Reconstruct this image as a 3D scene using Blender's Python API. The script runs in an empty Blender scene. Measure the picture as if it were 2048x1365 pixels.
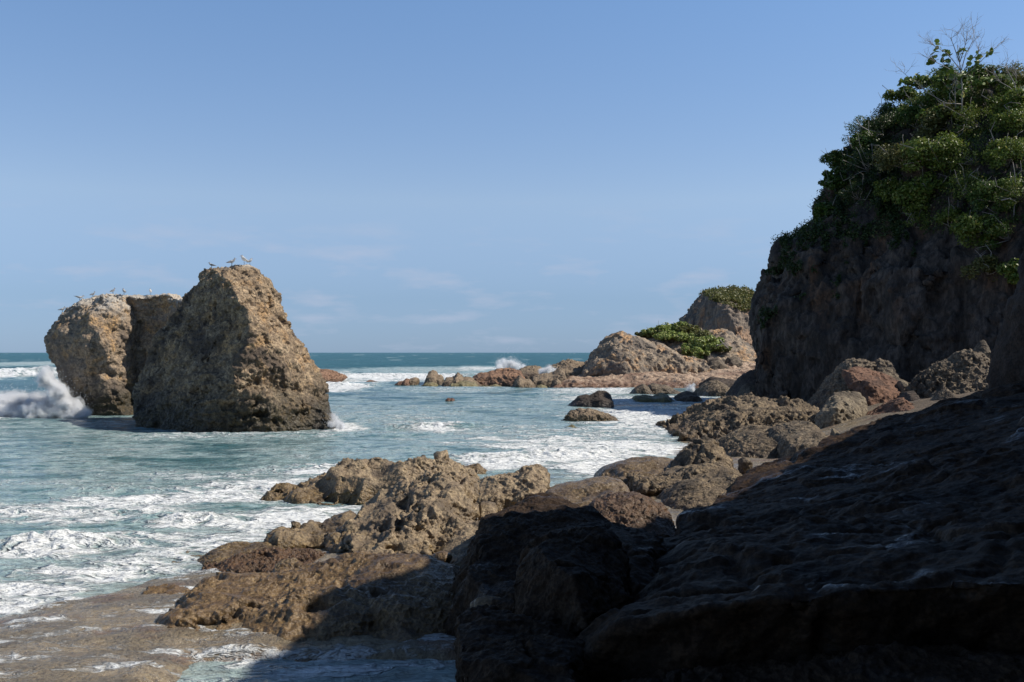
import bpy, bmesh, math, random
import numpy as np
from mathutils import Vector
from mathutils.bvhtree import BVHTree

S = bpy.context.scene
C = S.collection
F = 1991.0          # focal length in pixels of the 2048 px wide photograph
HOR = 705.0         # row of the sea horizon
CAMZ = 4.0

# ---------------------------------------------------------------- camera
cam_d = bpy.data.cameras.new('camera')
cam_d.sensor_width = 36.0
cam_d.lens = 36.0 * F / 2048.0
cam_d.shift_y = (HOR - 682.5) / 2048.0
cam_d.clip_start = 0.1
cam_d.clip_end = 30000.0
cam = bpy.data.objects.new('camera', cam_d)
cam.location = (0, 0, CAMZ)
cam.rotation_euler = (math.radians(90), 0, 0)
C.objects.link(cam)
S.camera = cam

# ---------------------------------------------------------------- sky, sun, exposure
SUN_EL, SUN_AZ = math.radians(46), math.radians(91)      # azimuth clockwise from +Y: the sun stands to the right
world = bpy.data.worlds.new('World')
S.world = world
world.use_nodes = True
wt = world.node_tree
wt.nodes.clear()
wo = wt.nodes.new('ShaderNodeOutputWorld')
bg = wt.nodes.new('ShaderNodeBackground')
sky = wt.nodes.new('ShaderNodeTexSky')
sky.sky_type = 'NISHITA'
sky.sun_disc = False
sky.sun_elevation = SUN_EL
sky.sun_rotation = SUN_AZ
sky.altitude = 0
sky.air_density = 1.0
sky.dust_density = 0.0
sky.ozone_density = 5.0
bg.inputs['Strength'].default_value = 0.147
# thin, low clouds drawn on the direction of the sky
tc = wt.nodes.new('ShaderNodeTexCoord')
mp = wt.nodes.new('ShaderNodeMapping')
mp.inputs['Scale'].default_value = (5.0, 5.0, 22.0)
cn = wt.nodes.new('ShaderNodeTexNoise')
cn.inputs['Scale'].default_value = 2.2
cn.inputs['Detail'].default_value = 7
cn.inputs['Roughness'].default_value = 0.55
cr = wt.nodes.new('ShaderNodeMapRange')
cr.inputs['From Min'].default_value = 0.52
cr.inputs['From Max'].default_value = 0.74
sx = wt.nodes.new('ShaderNodeSeparateXYZ')
up = wt.nodes.new('ShaderNodeMapRange')       # only in a low band
up.interpolation_type = 'SMOOTHSTEP'
up.inputs['From Min'].default_value = 0.17
up.inputs['From Max'].default_value = 0.06
mu = wt.nodes.new('ShaderNodeMath'); mu.operation = 'MULTIPLY'
mu2 = wt.nodes.new('ShaderNodeMath'); mu2.operation = 'MULTIPLY'; mu2.inputs[1].default_value = 0.6
mx = wt.nodes.new('ShaderNodeMix'); mx.data_type = 'RGBA'
tint = wt.nodes.new('ShaderNodeMix'); tint.data_type = 'RGBA'; tint.blend_type = 'MULTIPLY'
tint.inputs[0].default_value = 1.0
tint.inputs[7].default_value = (1.0, 0.97, 1.0, 1)
L = wt.links.new
ramp = wt.nodes.new('ShaderNodeValToRGB')      # clear blue air: paler towards the sea, deeper overhead
rz = wt.nodes.new('ShaderNodeSeparateXYZ')
for k, (p, c) in enumerate([(0.0, (.27, .40, .74)), (.053, (.44, .50, .69)), (.15, (.98, .85, .82)), (.334, (1, 1, 1)), (.52, (.60, .60, .60)), (1.0, (.42, .42, .42))]):
    e = ramp.color_ramp.elements[k] if k < 2 else ramp.color_ramp.elements.new(p)
    e.position = p; e.color = (*c, 1)
L(tc.outputs['Generated'], rz.inputs[0]); L(rz.outputs['Z'], ramp.inputs[0]); L(ramp.outputs[0], tint.inputs[7])
L(tc.outputs['Generated'], mp.inputs['Vector'])
L(mp.outputs['Vector'], cn.inputs['Vector'])
L(cn.outputs['Fac'], cr.inputs['Value'])
L(tc.outputs['Generated'], sx.inputs[0])
L(sx.outputs['Z'], up.inputs['Value'])
L(cr.outputs[0], mu.inputs[0]); L(up.outputs[0], mu.inputs[1])
L(mu.outputs[0], mu2.inputs[0])
L(mu2.outputs[0], mx.inputs[0])
L(sky.outputs[0], tint.inputs[6])
L(tint.outputs[2], mx.inputs[6])
mx.inputs[7].default_value = (3.3, 3.7, 4.7, 1)
L(mx.outputs[2], bg.inputs['Color'])
L(bg.outputs[0], wo.inputs['Surface'])

sun_d = bpy.data.lights.new('sun', 'SUN')
sun_d.energy = 5.0
sun_d.angle = math.radians(0.53)
sun_d.color = (1.0, 0.93, 0.82)
sun = bpy.data.objects.new('sun', sun_d)
to_sun = Vector((math.sin(SUN_AZ) * math.cos(SUN_EL), math.cos(SUN_AZ) * math.cos(SUN_EL), math.sin(SUN_EL)))
sun.rotation_euler = to_sun.to_track_quat('Z', 'Y').to_euler()
sun.location = (30, 20, 40)
C.objects.link(sun)

S.view_settings.view_transform = 'Standard'
S.view_settings.look = 'None'
S.view_settings.exposure = 0.0
S.view_settings.gamma = 1.0
S.render.engine = 'CYCLES'
S.cycles.use_denoising = True
S.cycles.max_bounces = 8
S.cycles.volume_bounces = 7
S.cycles.volume_step_rate = 2.0
S.cycles.volume_max_steps = 128
S.cycles.diffuse_bounces = 2
S.cycles.glossy_bounces = 2

# ---------------------------------------------------------------- small helpers
def P(px, py, Y):
    """world point seen at a pixel of the photograph, at distance Y"""
    return Vector(((px - 1024.0) / F * Y, Y, CAMZ - (py - HOR) / F * Y))

def crop(x0, y0, s, pts):
    return [(x0 + u / s, y0 + v / s) for u, v in pts]

def tag(o, label=None, cat=None, group=None, kind=None):
    if label: o['label'] = label
    if cat: o['category'] = cat
    if group: o['group'] = group
    if kind: o['kind'] = kind
    return o

def empty(name, loc, rz=0):
    o = bpy.data.objects.new(name, None)
    o.location = loc
    o.rotation_euler = (0, 0, rz)
    o.empty_display_size = 0.3
    C.objects.link(o)
    return o

def mesh_obj(name, V, Fc, mat, parent=None, smooth=True):
    """V (n,3) array, Fc (m,k) array with equal k or a list of tuples"""
    me = bpy.data.meshes.new(name)
    if isinstance(Fc, np.ndarray):
        n, k = Fc.shape
        me.vertices.add(len(V)); me.vertices.foreach_set('co', np.asarray(V, np.float32).ravel())
        me.loops.add(n * k); me.loops.foreach_set('vertex_index', Fc.astype(np.int32).ravel())
        me.polygons.add(n)
        me.polygons.foreach_set('loop_start', np.arange(0, n * k, k, dtype=np.int32))
        me.update(calc_edges=True)
    else:
        me.from_pydata([tuple(v) for v in V], [], [tuple(f) for f in Fc])
    if smooth:
        me.polygons.foreach_set('use_smooth', [True] * len(me.polygons))
    if mat: me.materials.append(mat)
    o = bpy.data.objects.new(name, me)
    C.objects.link(o)
    if parent: o.parent = parent
    return o

# ---------------------------------------------------------------- numpy noise
_rng = np.random.RandomState(7)
_perm = np.concatenate([_rng.permutation(256)] * 3).astype(np.int32)
_g = _rng.normal(size=(256, 3)); _g /= np.linalg.norm(_g, axis=1)[:, None]
_g = _g.astype(np.float32)
_fp = _rng.rand(256, 3).astype(np.float32)

def perlin(Q):
    Q = np.asarray(Q, np.float32)
    I = np.floor(Q).astype(np.int32); f = Q - I
    I &= 255
    u = f * f * f * (f * (f * 6 - 15) + 10)
    out = None
    res = []
    for dx in (0, 1):
        a = _perm[(I[:, 0] + dx) & 255]
        for dy in (0, 1):
            b = _perm[a + ((I[:, 1] + dy) & 255)]
            for dz in (0, 1):
                h = _perm[b + ((I[:, 2] + dz) & 255)]
                g = _g[h]
                res.append(g[:, 0] * (f[:, 0] - dx) + g[:, 1] * (f[:, 1] - dy) + g[:, 2] * (f[:, 2] - dz))
    l = lambda a, b, t: a + t * (b - a)
    x00 = l(res[0], res[4], u[:, 0]); x01 = l(res[1], res[5], u[:, 0])
    x10 = l(res[2], res[6], u[:, 0]); x11 = l(res[3], res[7], u[:, 0])
    return l(l(x00, x10, u[:, 1]), l(x01, x11, u[:, 1]), u[:, 2]) * 1.5

def fbm(Q, octv=4, gain=0.5, lac=2.03):
    s = np.zeros(len(Q), np.float32); a = 1.0; q = np.asarray(Q, np.float32)
    for i in range(octv):
        s += a * perlin(q + 17.3 * i); q = q * lac; a *= gain
    return s

def ridged(Q, octv=4, gain=0.5, lac=2.1):
    s = np.zeros(len(Q), np.float32); a = 1.0; w = 1.0; q = np.asarray(Q, np.float32)
    for i in range(octv):
        n = (1 - np.abs(perlin(q + 9.7 * i)) * 1.6); n = np.clip(n, 0, 1) ** 2
        s += a * n * w; w = np.clip(n * 1.6, 0, 1); q = q * lac; a *= gain
    return s

def worley(Q):
    Q = np.asarray(Q, np.float32)
    I = np.floor(Q).astype(np.int32); f = Q - I
    d1 = np.full(len(Q), 9, np.float32); d2 = np.full(len(Q), 9, np.float32); cid = np.zeros(len(Q), np.int32)
    for dx in (-1, 0, 1):
        a = _perm[(I[:, 0] + dx) & 255]
        for dy in (-1, 0, 1):
            b = _perm[a + ((I[:, 1] + dy) & 255)]
            for dz in (-1, 0, 1):
                h = _perm[b + ((I[:, 2] + dz) & 255)]
                p = _fp[h]
                d = (f[:, 0] - dx - p[:, 0]) ** 2 + (f[:, 1] - dy - p[:, 1]) ** 2 + (f[:, 2] - dz - p[:, 2]) ** 2
                m = d < d1
                d2 = np.where(m, d1, np.minimum(d2, d))
                cid = np.where(m, h, cid)
                d1 = np.where(m, d, d1)
    return np.sqrt(d1), np.sqrt(d2), cid

def sstep(a, b, x):
    t = np.clip((x - a) / (b - a), 0, 1)
    return t * t * (3 - 2 * t)

# ---------------------------------------------------------------- rock solids
def hull_piece(pts):
    bm = bmesh.new()
    for p in pts:
        bm.verts.new(p)
    r = bmesh.ops.convex_hull(bm, input=bm.verts)
    bmesh.ops.delete(bm, geom=[v for v in bm.verts if not v.link_faces], context='VERTS')
    V = [v.co.copy() for v in bm.verts]
    bm.verts.index_update()
    Fc = [[v.index for v in f.verts] for f in bm.faces]
    bm.free()
    return V, Fc

def loft_piece(rings):
    n = len(rings[0]); V = [v for r in rings for v in r]; Fc = []
    for i in range(len(rings) - 1):
        for j in range(n):
            k = (j + 1) % n
            Fc.append([i * n + j, i * n + k, (i + 1) * n + k, (i + 1) * n + j])
    Fc.append(list(range(n))[::-1]); Fc.append([(len(rings) - 1) * n + j for j in range(n)])
    return V, Fc

def ridge_piece(top, Yr, Yf, Yb, zb=0.0, bulge=0.15, n=None, sink=0.8, taper=0.45):
    """a rock lying along X whose crest follows the outline `top` (pixels) at distance Yr"""
    px = np.array([t[0] for t in top], float); py = np.array([t[1] for t in top], float)
    m = n or 40
    xs = np.linspace(px[0], px[-1], m)
    ys = np.interp(xs, px, py)
    zs = CAMZ - (ys - HOR) / F * Yr
    hm = max(zs.max() - zb, 0.05)
    rings = []
    for x, z in zip(xs, zs):
        X = (x - 1024) / F * Yr
        h = max(z - zb, 0.02)
        s = taper + (1 - taper) * math.sqrt(min(h / hm, 1))
        yf = Yr - (Yr - Yf) * s; yb = Yr + (Yb - Yr) * s
        b = bulge * (Yr - yf + 0.3)
        rings.append([Vector((X, yf, zb - sink)), Vector((X, yf, zb + 0.05 * h)),
                      Vector((X, yf + 0.35 * (Yr - yf) - b, zb + h * .55)),
                      Vector((X, Yr - 0.18 * (Yr - yf), zb + h * .95)), Vector((X, Yr, z)),
                      Vector((X, Yr + .3 * (yb - Yr), zb + h * .92)),
                      Vector((X, Yr + 0.8 * (yb - Yr), zb + h * .5)), Vector((X, yb, zb - sink))])
    return loft_piece(rings)

def solid(name, pieces, vox, spec, mat, parent=None, smooth_it=4, seed=0.0):
    """union of pieces -> even mesh -> weathered by noise.  spec: list of (kind, size_m, amount_m[, stretch])"""
    V, Fc, off = [], [], 0
    for pv, pf in pieces:
        V += [tuple(v) for v in pv]; Fc += [[i + off for i in f] for f in pf]; off += len(pv)
    me = bpy.data.meshes.new('tmp'); me.from_pydata(V, [], Fc)
    bm = bmesh.new(); bm.from_mesh(me); bmesh.ops.recalc_face_normals(bm, faces=bm.faces); bm.to_mesh(me); bm.free()
    o = bpy.data.objects.new('tmp', me); C.objects.link(o)
    md = o.modifiers.new('r', 'REMESH'); md.mode = 'VOXEL'; md.voxel_size = vox; md.adaptivity = 0
    if smooth_it:
        sm = o.modifiers.new('s', 'SMOOTH'); sm.factor = 0.6; sm.iterations = smooth_it
    dg = bpy.context.evaluated_depsgraph_get()
    res = bpy.data.meshes.new_from_object(o.evaluated_get(dg))
    bpy.data.objects.remove(o); bpy.data.meshes.remove(me)
    n = len(res.vertices)
    co = np.empty(n * 3, np.float32); res.vertices.foreach_get('co', co); co = co.reshape(-1, 3)
    sd = np.array([seed * 3.1, seed * 7.7, seed * 1.9], np.float32)
    for stage in spec:
        kind, size, amt = stage[:3]
        st = np.array(stage[3] if len(stage) > 3 else (1, 1, 1), np.float32)
        Q = co / size / st + sd
        nr = np.empty(n * 3, np.float32)
        res.vertices.foreach_set('co', co.ravel()); res.update()
        res.vertex_normals.foreach_get('vector', nr); nr = nr.reshape(-1, 3)
        if kind == 'warp':
            w = np.stack([fbm(Q, 3), fbm(Q + 31.7, 3), fbm(Q + 77.1, 3)], 1)
            co = co + amt * w
            continue
        if kind == 'fbm': d = fbm(Q, 5, 0.52)
        elif kind == 'ridged': d = ridged(Q, 5, 0.5) - 0.7
        elif kind == 'scallop':
            Q2 = Q + 0.35 * np.stack([perlin(Q * .8), perlin(Q * .8 + 5), perlin(Q * .8 + 9)], 1)
            f1, f2, c = worley(Q2); d = f1 - 0.5
        elif kind == 'knob':
            Q2 = Q + 0.3 * np.stack([perlin(Q * 1.3), perlin(Q * 1.3 + 5), perlin(Q * 1.3 + 9)], 1)
            f1, f2, c = worley(Q2); d = 0.45 - f1
        elif kind == 'pit':
            f1, f2, c = worley(Q + .25 * perlin(Q * 1.7)[:, None])
            on = ((c % 7) < 4) * (0.5 + 0.5 * (_fp[c, 1]))
            d = -(1 - sstep(0.12, 0.42, f1)) * on
        elif kind == 'facet':
            f1, f2, c = worley(Q + .12 * perlin(Q * 2)[:, None])
            gdir = _g[c]
            d = (_fp[c, 0] - .5) * 1.0 * sstep(0, .12, f2 - f1) - 0.35 * (1 - sstep(0, .10, f2 - f1))
        elif kind == 'strata':
            Q2 = Q * np.array([.18, .18, 1], np.float32) + .25 * perlin(Q * .35)[:, None]
            d = ridged(Q2, 3, .55) - .6
        elif kind == 'bulb':
            d = -np.abs(fbm(Q, 4, .5)) * 1.3 + .3
        if size < 1.2 or kind == 'pit':              # weathering comes in patches
            d = d * (.35 + 1.1 * sstep(-.45, .45, perlin(co / (size * 5 + .25) + sd + 3.3)))
        co = co + nr * (amt * d)[:, None]
    res.vertices.foreach_set('co', co.astype(np.float32).ravel()); res.update()
    res.polygons.foreach_set('use_smooth', [True] * len(res.polygons))
    res.materials.clear(); res.materials.append(mat)
    res.name = name
    ob = bpy.data.objects.new(name, res); C.objects.link(ob)
    if parent: ob.parent = parent
    return ob

# weathering recipes; s = rough size of the rock in metres
def karst(s, k=1.0, fine=1.0):
    return [('warp', s * .5, s * .045), ('scallop', s * .22, s * .07 * k), ('ridged', s * .16, s * .035 * k),
            ('pit', s * .09, s * .03 * k), ('fbm', s * .05, s * .011 * fine)]
def rough(s, k=1.0):
    return [('warp', s * .6, s * .05), ('facet', s * .33, s * .045 * k), ('bulb', s * .2, s * .035 * k),
            ('knob', s * .07, s * .016 * k), ('fbm', s * .03, s * .007 * k)]
def roundy(s, k=1.0):
    return [('warp', s * .7, s * .05), ('fbm', s * .25, s * .03 * k), ('knob', s * .08, s * .01 * k), ('fbm', s * .03, s * .005)]

# ---------------------------------------------------------------- materials
class NT:
    def __init__(s, name):
        s.m = bpy.data.materials.new(name); s.m.use_nodes = True
        s.t = s.m.node_tree; s.t.nodes.clear()
        s.out = s.t.nodes.new('ShaderNodeOutputMaterial')
        s.bs = s.t.nodes.new('ShaderNodeBsdfPrincipled')
        s.t.links.new(s.bs.outputs[0], s.out.inputs[0])
        s.geo = s.t.nodes.new('ShaderNodeNewGeometry')
        s.pos = s.geo.outputs['Position']
    def n(s, ty, **kw):
        x = s.t.nodes.new(ty)
        for k, v in kw.items(): setattr(x, k, v)
        return x
    def l(s, a, b): s.t.links.new(a, b)
    def put(s, sock, v):
        if isinstance(v, bpy.types.NodeSocket): s.l(v, sock)
        else: sock.default_value = v
    def scale(s, vec, sc):
        x = s.n('ShaderNodeMapping'); s.put(x.inputs['Vector'], vec); x.inputs['Scale'].default_value = sc
        return x.outputs[0]
    def noise(s, vec, sc, det=6, rough=.55, dist=0):
        x = s.n('ShaderNodeTexNoise'); s.put(x.inputs['Vector'], vec)
        x.inputs['Scale'].default_value = sc; x.inputs['Detail'].default_value = det
        x.inputs['Roughness'].default_value = rough; x.inputs['Distortion'].default_value = dist
        return x.outputs['Fac']
    def voro(s, vec, sc, feat='F1'):
        x = s.n('ShaderNodeTexVoronoi'); x.feature = feat; s.put(x.inputs['Vector'], vec)
        x.inputs['Scale'].default_value = sc
        return x.outputs['Distance']
    def rng(s, v, a, b, c=0.0, d=1.0, smooth=True):
        x = s.n('ShaderNodeMapRange'); x.interpolation_type = 'SMOOTHSTEP' if smooth else 'LINEAR'
        s.put(x.inputs['Value'], v)
        for i, q in zip(('From Min', 'From Max', 'To Min', 'To Max'), (a, b, c, d)): s.put(x.inputs[i], q)
        return x.outputs[0]
    def math(s, op, a, b=0.0):
        x = s.n('ShaderNodeMath'); x.operation = op; s.put(x.inputs[0], a); s.put(x.inputs[1], b)
        return x.outputs[0]
    def mix(s, f, a, b, blend='MIX'):
        x = s.n('ShaderNodeMix'); x.data_type = 'RGBA'; x.blend_type = blend
        s.put(x.inputs[0], f)
        for i, c in ((6, a), (7, b)):
            s.put(x.inputs[i], (*c, 1) if isinstance(c, tuple) and len(c) == 3 else c)
        return x.outputs[2]
    def fmix(s, f, a, b):
        x = s.n('ShaderNodeMix'); x.data_type = 'FLOAT'
        s.put(x.inputs[0], f); s.put(x.inputs[2], a); s.put(x.inputs[3], b)
        return x.outputs[0]
    def xyz(s, v):
        x = s.n('ShaderNodeSeparateXYZ'); s.l(v, x.inputs[0]); return x.outputs
    def attr(s, name):
        x = s.n('ShaderNodeAttribute'); x.attribute_name = name; return x.outputs['Fac']
    def bump(s, h, dist, strength=1.0, nrm=None):
        x = s.n('ShaderNodeBump'); s.put(x.inputs['Height'], h)
        x.inputs['Distance'].default_value = dist; x.inputs['Strength'].default_value = strength
        if nrm: s.l(nrm, x.inputs['Normal'])
        return x.outputs[0]

def rock_mat(name, light, mid, dark, sc=1.0, wet=(0.2, 0.9), wetcol=(.40, .40, .34), gloss=0.9, white=None,
             bumpd=0.03, orange=None, stretch=(1, 1, 1), wetrough=0.3, bias=0.0, spec=0.5, film=False):
    t = NT(name)
    p = t.scale(t.pos, stretch)
    big = t.noise(p, .45 * sc, 4, .6)
    med = t.noise(p, 2.2 * sc, 7, .62)
    fin = t.noise(p, 11 * sc, 6, .65)
    col = t.mix(t.rng(med, .38 + bias, .62 + bias), light, mid)
    col = t.mix(t.rng(big, .50 + bias, .66 + bias), col, dark)
    if orange:
        col = t.mix(t.rng(t.noise(p, .8 * sc, 3, .5, .6), .52, .66), col, orange)
    vo = t.voro(p, 5.5 * sc)
    speck = t.rng(t.math('ADD', fin, t.math('MULTIPLY', vo, .25)), .50, .74)
    col = t.mix(t.math('MULTIPLY', speck, .75), col, dark)
    col = t.mix(t.rng(t.noise(p, 27 * sc, 3, .6), .56, .70, 0, .35), col, light)
    z = t.xyz(t.pos)[2]
    nz = t.xyz(t.geo.outputs['Normal'])[2]
    if white:
        z0, z1 = white
        w = t.rng(t.math('ADD', z, t.math('MULTIPLY', t.noise(p, .7, 4, .6), 3.0)), z0 + 1.5, z1 + 1.5)
        w = t.math('MULTIPLY', w, t.rng(t.math('ADD', nz, t.math('MULTIPLY', med, .7)), .35, .95))
        col = t.mix(t.math('MULTIPLY', w, .7), col, (.58, .54, .47))
    wn = t.math('ADD', z, t.math('MULTIPLY', t.math('SUBTRACT', t.noise(p, .9 * sc, 4, .6), .5), 1.2 * (wet[1] - wet[0]) + .3))
    wf = t.rng(wn, wet[0], wet[1], 1, 0)
    col = t.mix(wf, col, t.mix(1.0, col, wetcol, 'MULTIPLY'))
    t.l(col, t.bs.inputs['Base Color'])
    r = t.fmix(wf, gloss, t.rng(fin, .3, .7, wetrough, wetrough + .3))
    t.l(r, t.bs.inputs['Roughness'])
    t.bs.inputs['Specular IOR Level'].default_value = spec
    if film:
        fm = t.rng(t.noise(t.scale(t.pos, (.5, 1.2, 1)), .75, 5, .6, .8), .60, .70)
        t.l(t.fmix(fm, .08, .42), t.bs.inputs['Specular IOR Level'])
        t.l(t.fmix(fm, .62, .25), t.bs.inputs['Roughness'])
    h = t.math('ADD', t.math('MULTIPLY', t.noise(p, 5 * sc, 9, .66), 1.0), t.math('MULTIPLY', t.voro(p, 9 * sc), .35))
    t.l(t.bump(h, bumpd * 3, 1.0), t.bs.inputs['Normal'])
    return t.m

TAN, BRN, DRK = (.44, .335, .205), (.27, .195, .12), (.115, .085, .058)
M = {}
M['stack'] = rock_mat('stack_rock', (.54, .40, .25), (.25, .175, .105), (.095, .070, .052), .8, (.6, 3.0), (.20, .21, .17), white=(8.5, 9.5), bumpd=.05, orange=(.50, .32, .16))
M['stack_far'] = rock_mat('bird_rock', (.46, .35, .24), (.33, .25, .17), (.15, .115, .09), .8, (.6, 2.8), (.20, .21, .17), white=(5.8, 7.8), bumpd=.06, orange=(.54, .34, .16))
M['chain'] = rock_mat('reef_rock', (.40, .31, .21), (.27, .20, .13), (.13, .095, .07), .8, (.1, .9), (.5, .45, .33), bumpd=.06)
M['red'] = rock_mat('reddish_reef', (.42, .25, .155), (.30, .17, .105), (.14, .085, .06), .8, (.1, .6), (.5, .42, .35), bumpd=.05)
M['headland'] = rock_mat('headland_rock', (.46, .35, .235), (.23, .185, .14), (.13, .11, .095), .5, (.1, .5), (.6, .5, .4), bumpd=.06, orange=(.62, .37, .18))
M['platform'] = rock_mat('platform_rock', (.56, .43, .31), (.42, .30, .21), (.22, .14, .10), .6, (.4, 1.1), (.48, .38, .32), bumpd=.04)
M['hill'] = rock_mat('hill_rock', (.34, .26, .19), (.19, .15, .12), (.12, .10, .085), .6, (-2, -1), bumpd=.08, orange=(.44, .27, .16), stretch=(1, 1, .25))
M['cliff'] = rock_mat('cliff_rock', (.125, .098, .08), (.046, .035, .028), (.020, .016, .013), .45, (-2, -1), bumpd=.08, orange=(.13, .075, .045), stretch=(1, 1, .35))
M['shore_rock'] = rock_mat('shore_rock', TAN, BRN, DRK, 2.0, (.1, .7), (.62, .56, .42), gloss=.62, bumpd=.016, wetrough=.22)
M['wet_rock'] = rock_mat('wet_rock', (.36, .28, .18), (.25, .185, .115), (.12, .085, .055), 2.0, (.4, 2.2), (.66, .60, .48), gloss=.5, bumpd=.013, wetrough=.2)
M['near_wet'] = rock_mat('near_wet_rock', (.38, .285, .165), (.25, .18, .105), (.11, .075, .045), 2.6, (1.0, 3.0), (.70, .62, .50), gloss=.5, bumpd=.010, wetrough=.25)
M['moss_rock'] = rock_mat('brown_crusted_rock', (.22, .13, .07), (.15, .09, .05), (.08, .05, .03), 3.0, (.4, 2.5), (.7, .62, .5), gloss=.5, bumpd=.014, wetrough=.3)
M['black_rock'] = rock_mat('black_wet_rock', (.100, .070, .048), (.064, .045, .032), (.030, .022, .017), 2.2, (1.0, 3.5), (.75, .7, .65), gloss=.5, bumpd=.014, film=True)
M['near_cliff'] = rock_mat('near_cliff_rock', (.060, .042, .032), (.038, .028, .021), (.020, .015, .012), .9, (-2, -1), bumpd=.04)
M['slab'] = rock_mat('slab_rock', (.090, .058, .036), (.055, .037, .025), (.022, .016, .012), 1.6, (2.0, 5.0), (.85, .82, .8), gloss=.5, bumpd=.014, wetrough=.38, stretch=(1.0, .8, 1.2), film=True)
M['dark_boulder'] = rock_mat('dark_boulder', (.11, .08, .06), (.07, .05, .04), (.035, .027, .022), 1.0, (.1, .8), (.6, .6, .6), bumpd=.03)
M['red_boulder'] = rock_mat('red_boulder', (.27, .145, .09), (.19, .10, .062), (.085, .048, .034), 1.6, (-2, -1), bumpd=.02)
M['pale_boulder'] = rock_mat('pale_boulder', (.33, .27, .185), (.22, .175, .12), (.09, .07, .05), 1.4, (-2, -1), bumpd=.025)
M['grey_boulder'] = rock_mat('grey_boulder', (.30, .235, .16), (.13, .10, .07), (.055, .042, .032), 1.4, (.1, .6), (.55, .5, .42), bumpd=.03)
M['jag'] = rock_mat('jagged_rock_mat', (.37, .28, .175), (.155, .115, .077), (.06, .046, .034), 2.0, (.1, .8), (.6, .52, .42), bumpd=.025)
M['olive'] = rock_mat('algae_rock', (.34, .29, .14), (.24, .20, .10), (.13, .11, .07), 1.0, (.0, .5), (.7, .7, .5), gloss=.6, bumpd=.03)

# ---------------------------------------------------------------- foam / water / shore shaders
def foam_mask(t, den, sc=1.0):
    p = t.scale(t.pos, (.55, 1.0, 1.0))
    warp = t.n('ShaderNodeTexNoise'); t.l(p, warp.inputs['Vector']); warp.inputs['Scale'].default_value = .9 * sc
    warp.inputs['Detail'].default_value = 4
    ad = t.n('ShaderNodeVectorMath'); ad.operation = 'MULTIPLY_ADD'
    t.l(warp.outputs['Color'], ad.inputs[0]); ad.inputs[1].default_value = (1.6, 1.6, 0); t.l(p, ad.inputs[2])
    q = ad.outputs[0]
    lace = t.math('SUBTRACT', 1.0, t.math('MULTIPLY', t.voro(q, 1.7 * sc, 'DISTANCE_TO_EDGE'), 2.6))
    lace2 = t.math('SUBTRACT', 1.0, t.math('MULTIPLY', t.voro(q, 4.6 * sc, 'DISTANCE_TO_EDGE'), 2.6))
    n1 = t.noise(q, 1.1 * sc, 8, .62)
    n2 = t.noise(p, 7 * sc, 5, .65)
    v = t.math('ADD', t.math('MULTIPLY', lace, .34), t.math('MULTIPLY', lace2, .20))
    v = t.math('ADD', v, t.math('MULTIPLY', n1, .85))
    v = t.math('ADD', v, t.math('MULTIPLY', n2, .18))          # roughly 0.5 .. 1.1
    lo = t.math('SUBTRACT', 1.17, t.math('MULTIPLY', den, .74))
    return t.rng(v, lo, t.math('ADD', lo, .36)), n2, v

def water_mat():
    t = NT('sea_water')
    den = t.attr('foam'); sh = t.attr('shallow'); br = t.attr('sandy'); far = t.attr('far')
    m, n2, v = foam_mask(t, den)
    big = t.noise(t.scale(t.pos, (.35, 1, 1)), .12, 4, .55)
    deep = t.mix(t.rng(big, .35, .65), (.016, .085, .105), (.026, .125, .145))
    col = t.mix(sh, deep, t.mix(t.rng(big, .35, .65), (.11, .235, .24), (.15, .245, .265)))
    col = t.mix(br, col, (.24, .22, .17))
    milky = t.rng(v, t.math('SUBTRACT', .78, t.math('MULTIPLY', den, .8)), .98, 0, .9)
    col = t.mix(t.math('MULTIPLY', milky, t.rng(den, 0, .25)), col, (.40, .52, .52))
    col = t.mix(m, col, (.86, .88, .88))
    t.l(col, t.bs.inputs['Base Color'])
    t.l(t.fmix(m, t.fmix(far, .10, .35), .85), t.bs.inputs['Roughness'])
    t.bs.inputs['IOR'].default_value = 1.33
    t.l(t.fmix(m, t.fmix(far, .5, .28), .12), t.bs.inputs['Specular IOR Level'])
    w1 = t.noise(t.scale(t.pos, (.5, 1.2, 1)), 2.4, 5, .58, .4)
    w2 = t.noise(t.scale(t.pos, (.5, 1.1, 1)), .45, 4, .55, .3)
    nrm = t.bump(w2, t_far_bump, 1.0)
    nrm = t.bump(w1, .42, 1.0, nrm)
    nrm = t.bump(t.noise(t.scale(t.pos, (.6, 1.1, 1)), 9, 4, .6), .05, .8, nrm)
    nrm = t.bump(t.math('MULTIPLY', t.math('ADD', v, t.math('MULTIPLY', n2, .4)), m), .10, 1.0, nrm)
    t.l(nrm, t.bs.inputs['Normal'])
    t.bs.inputs['Subsurface Weight'].default_value = 0
    return t.m
t_far_bump = .55

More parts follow.
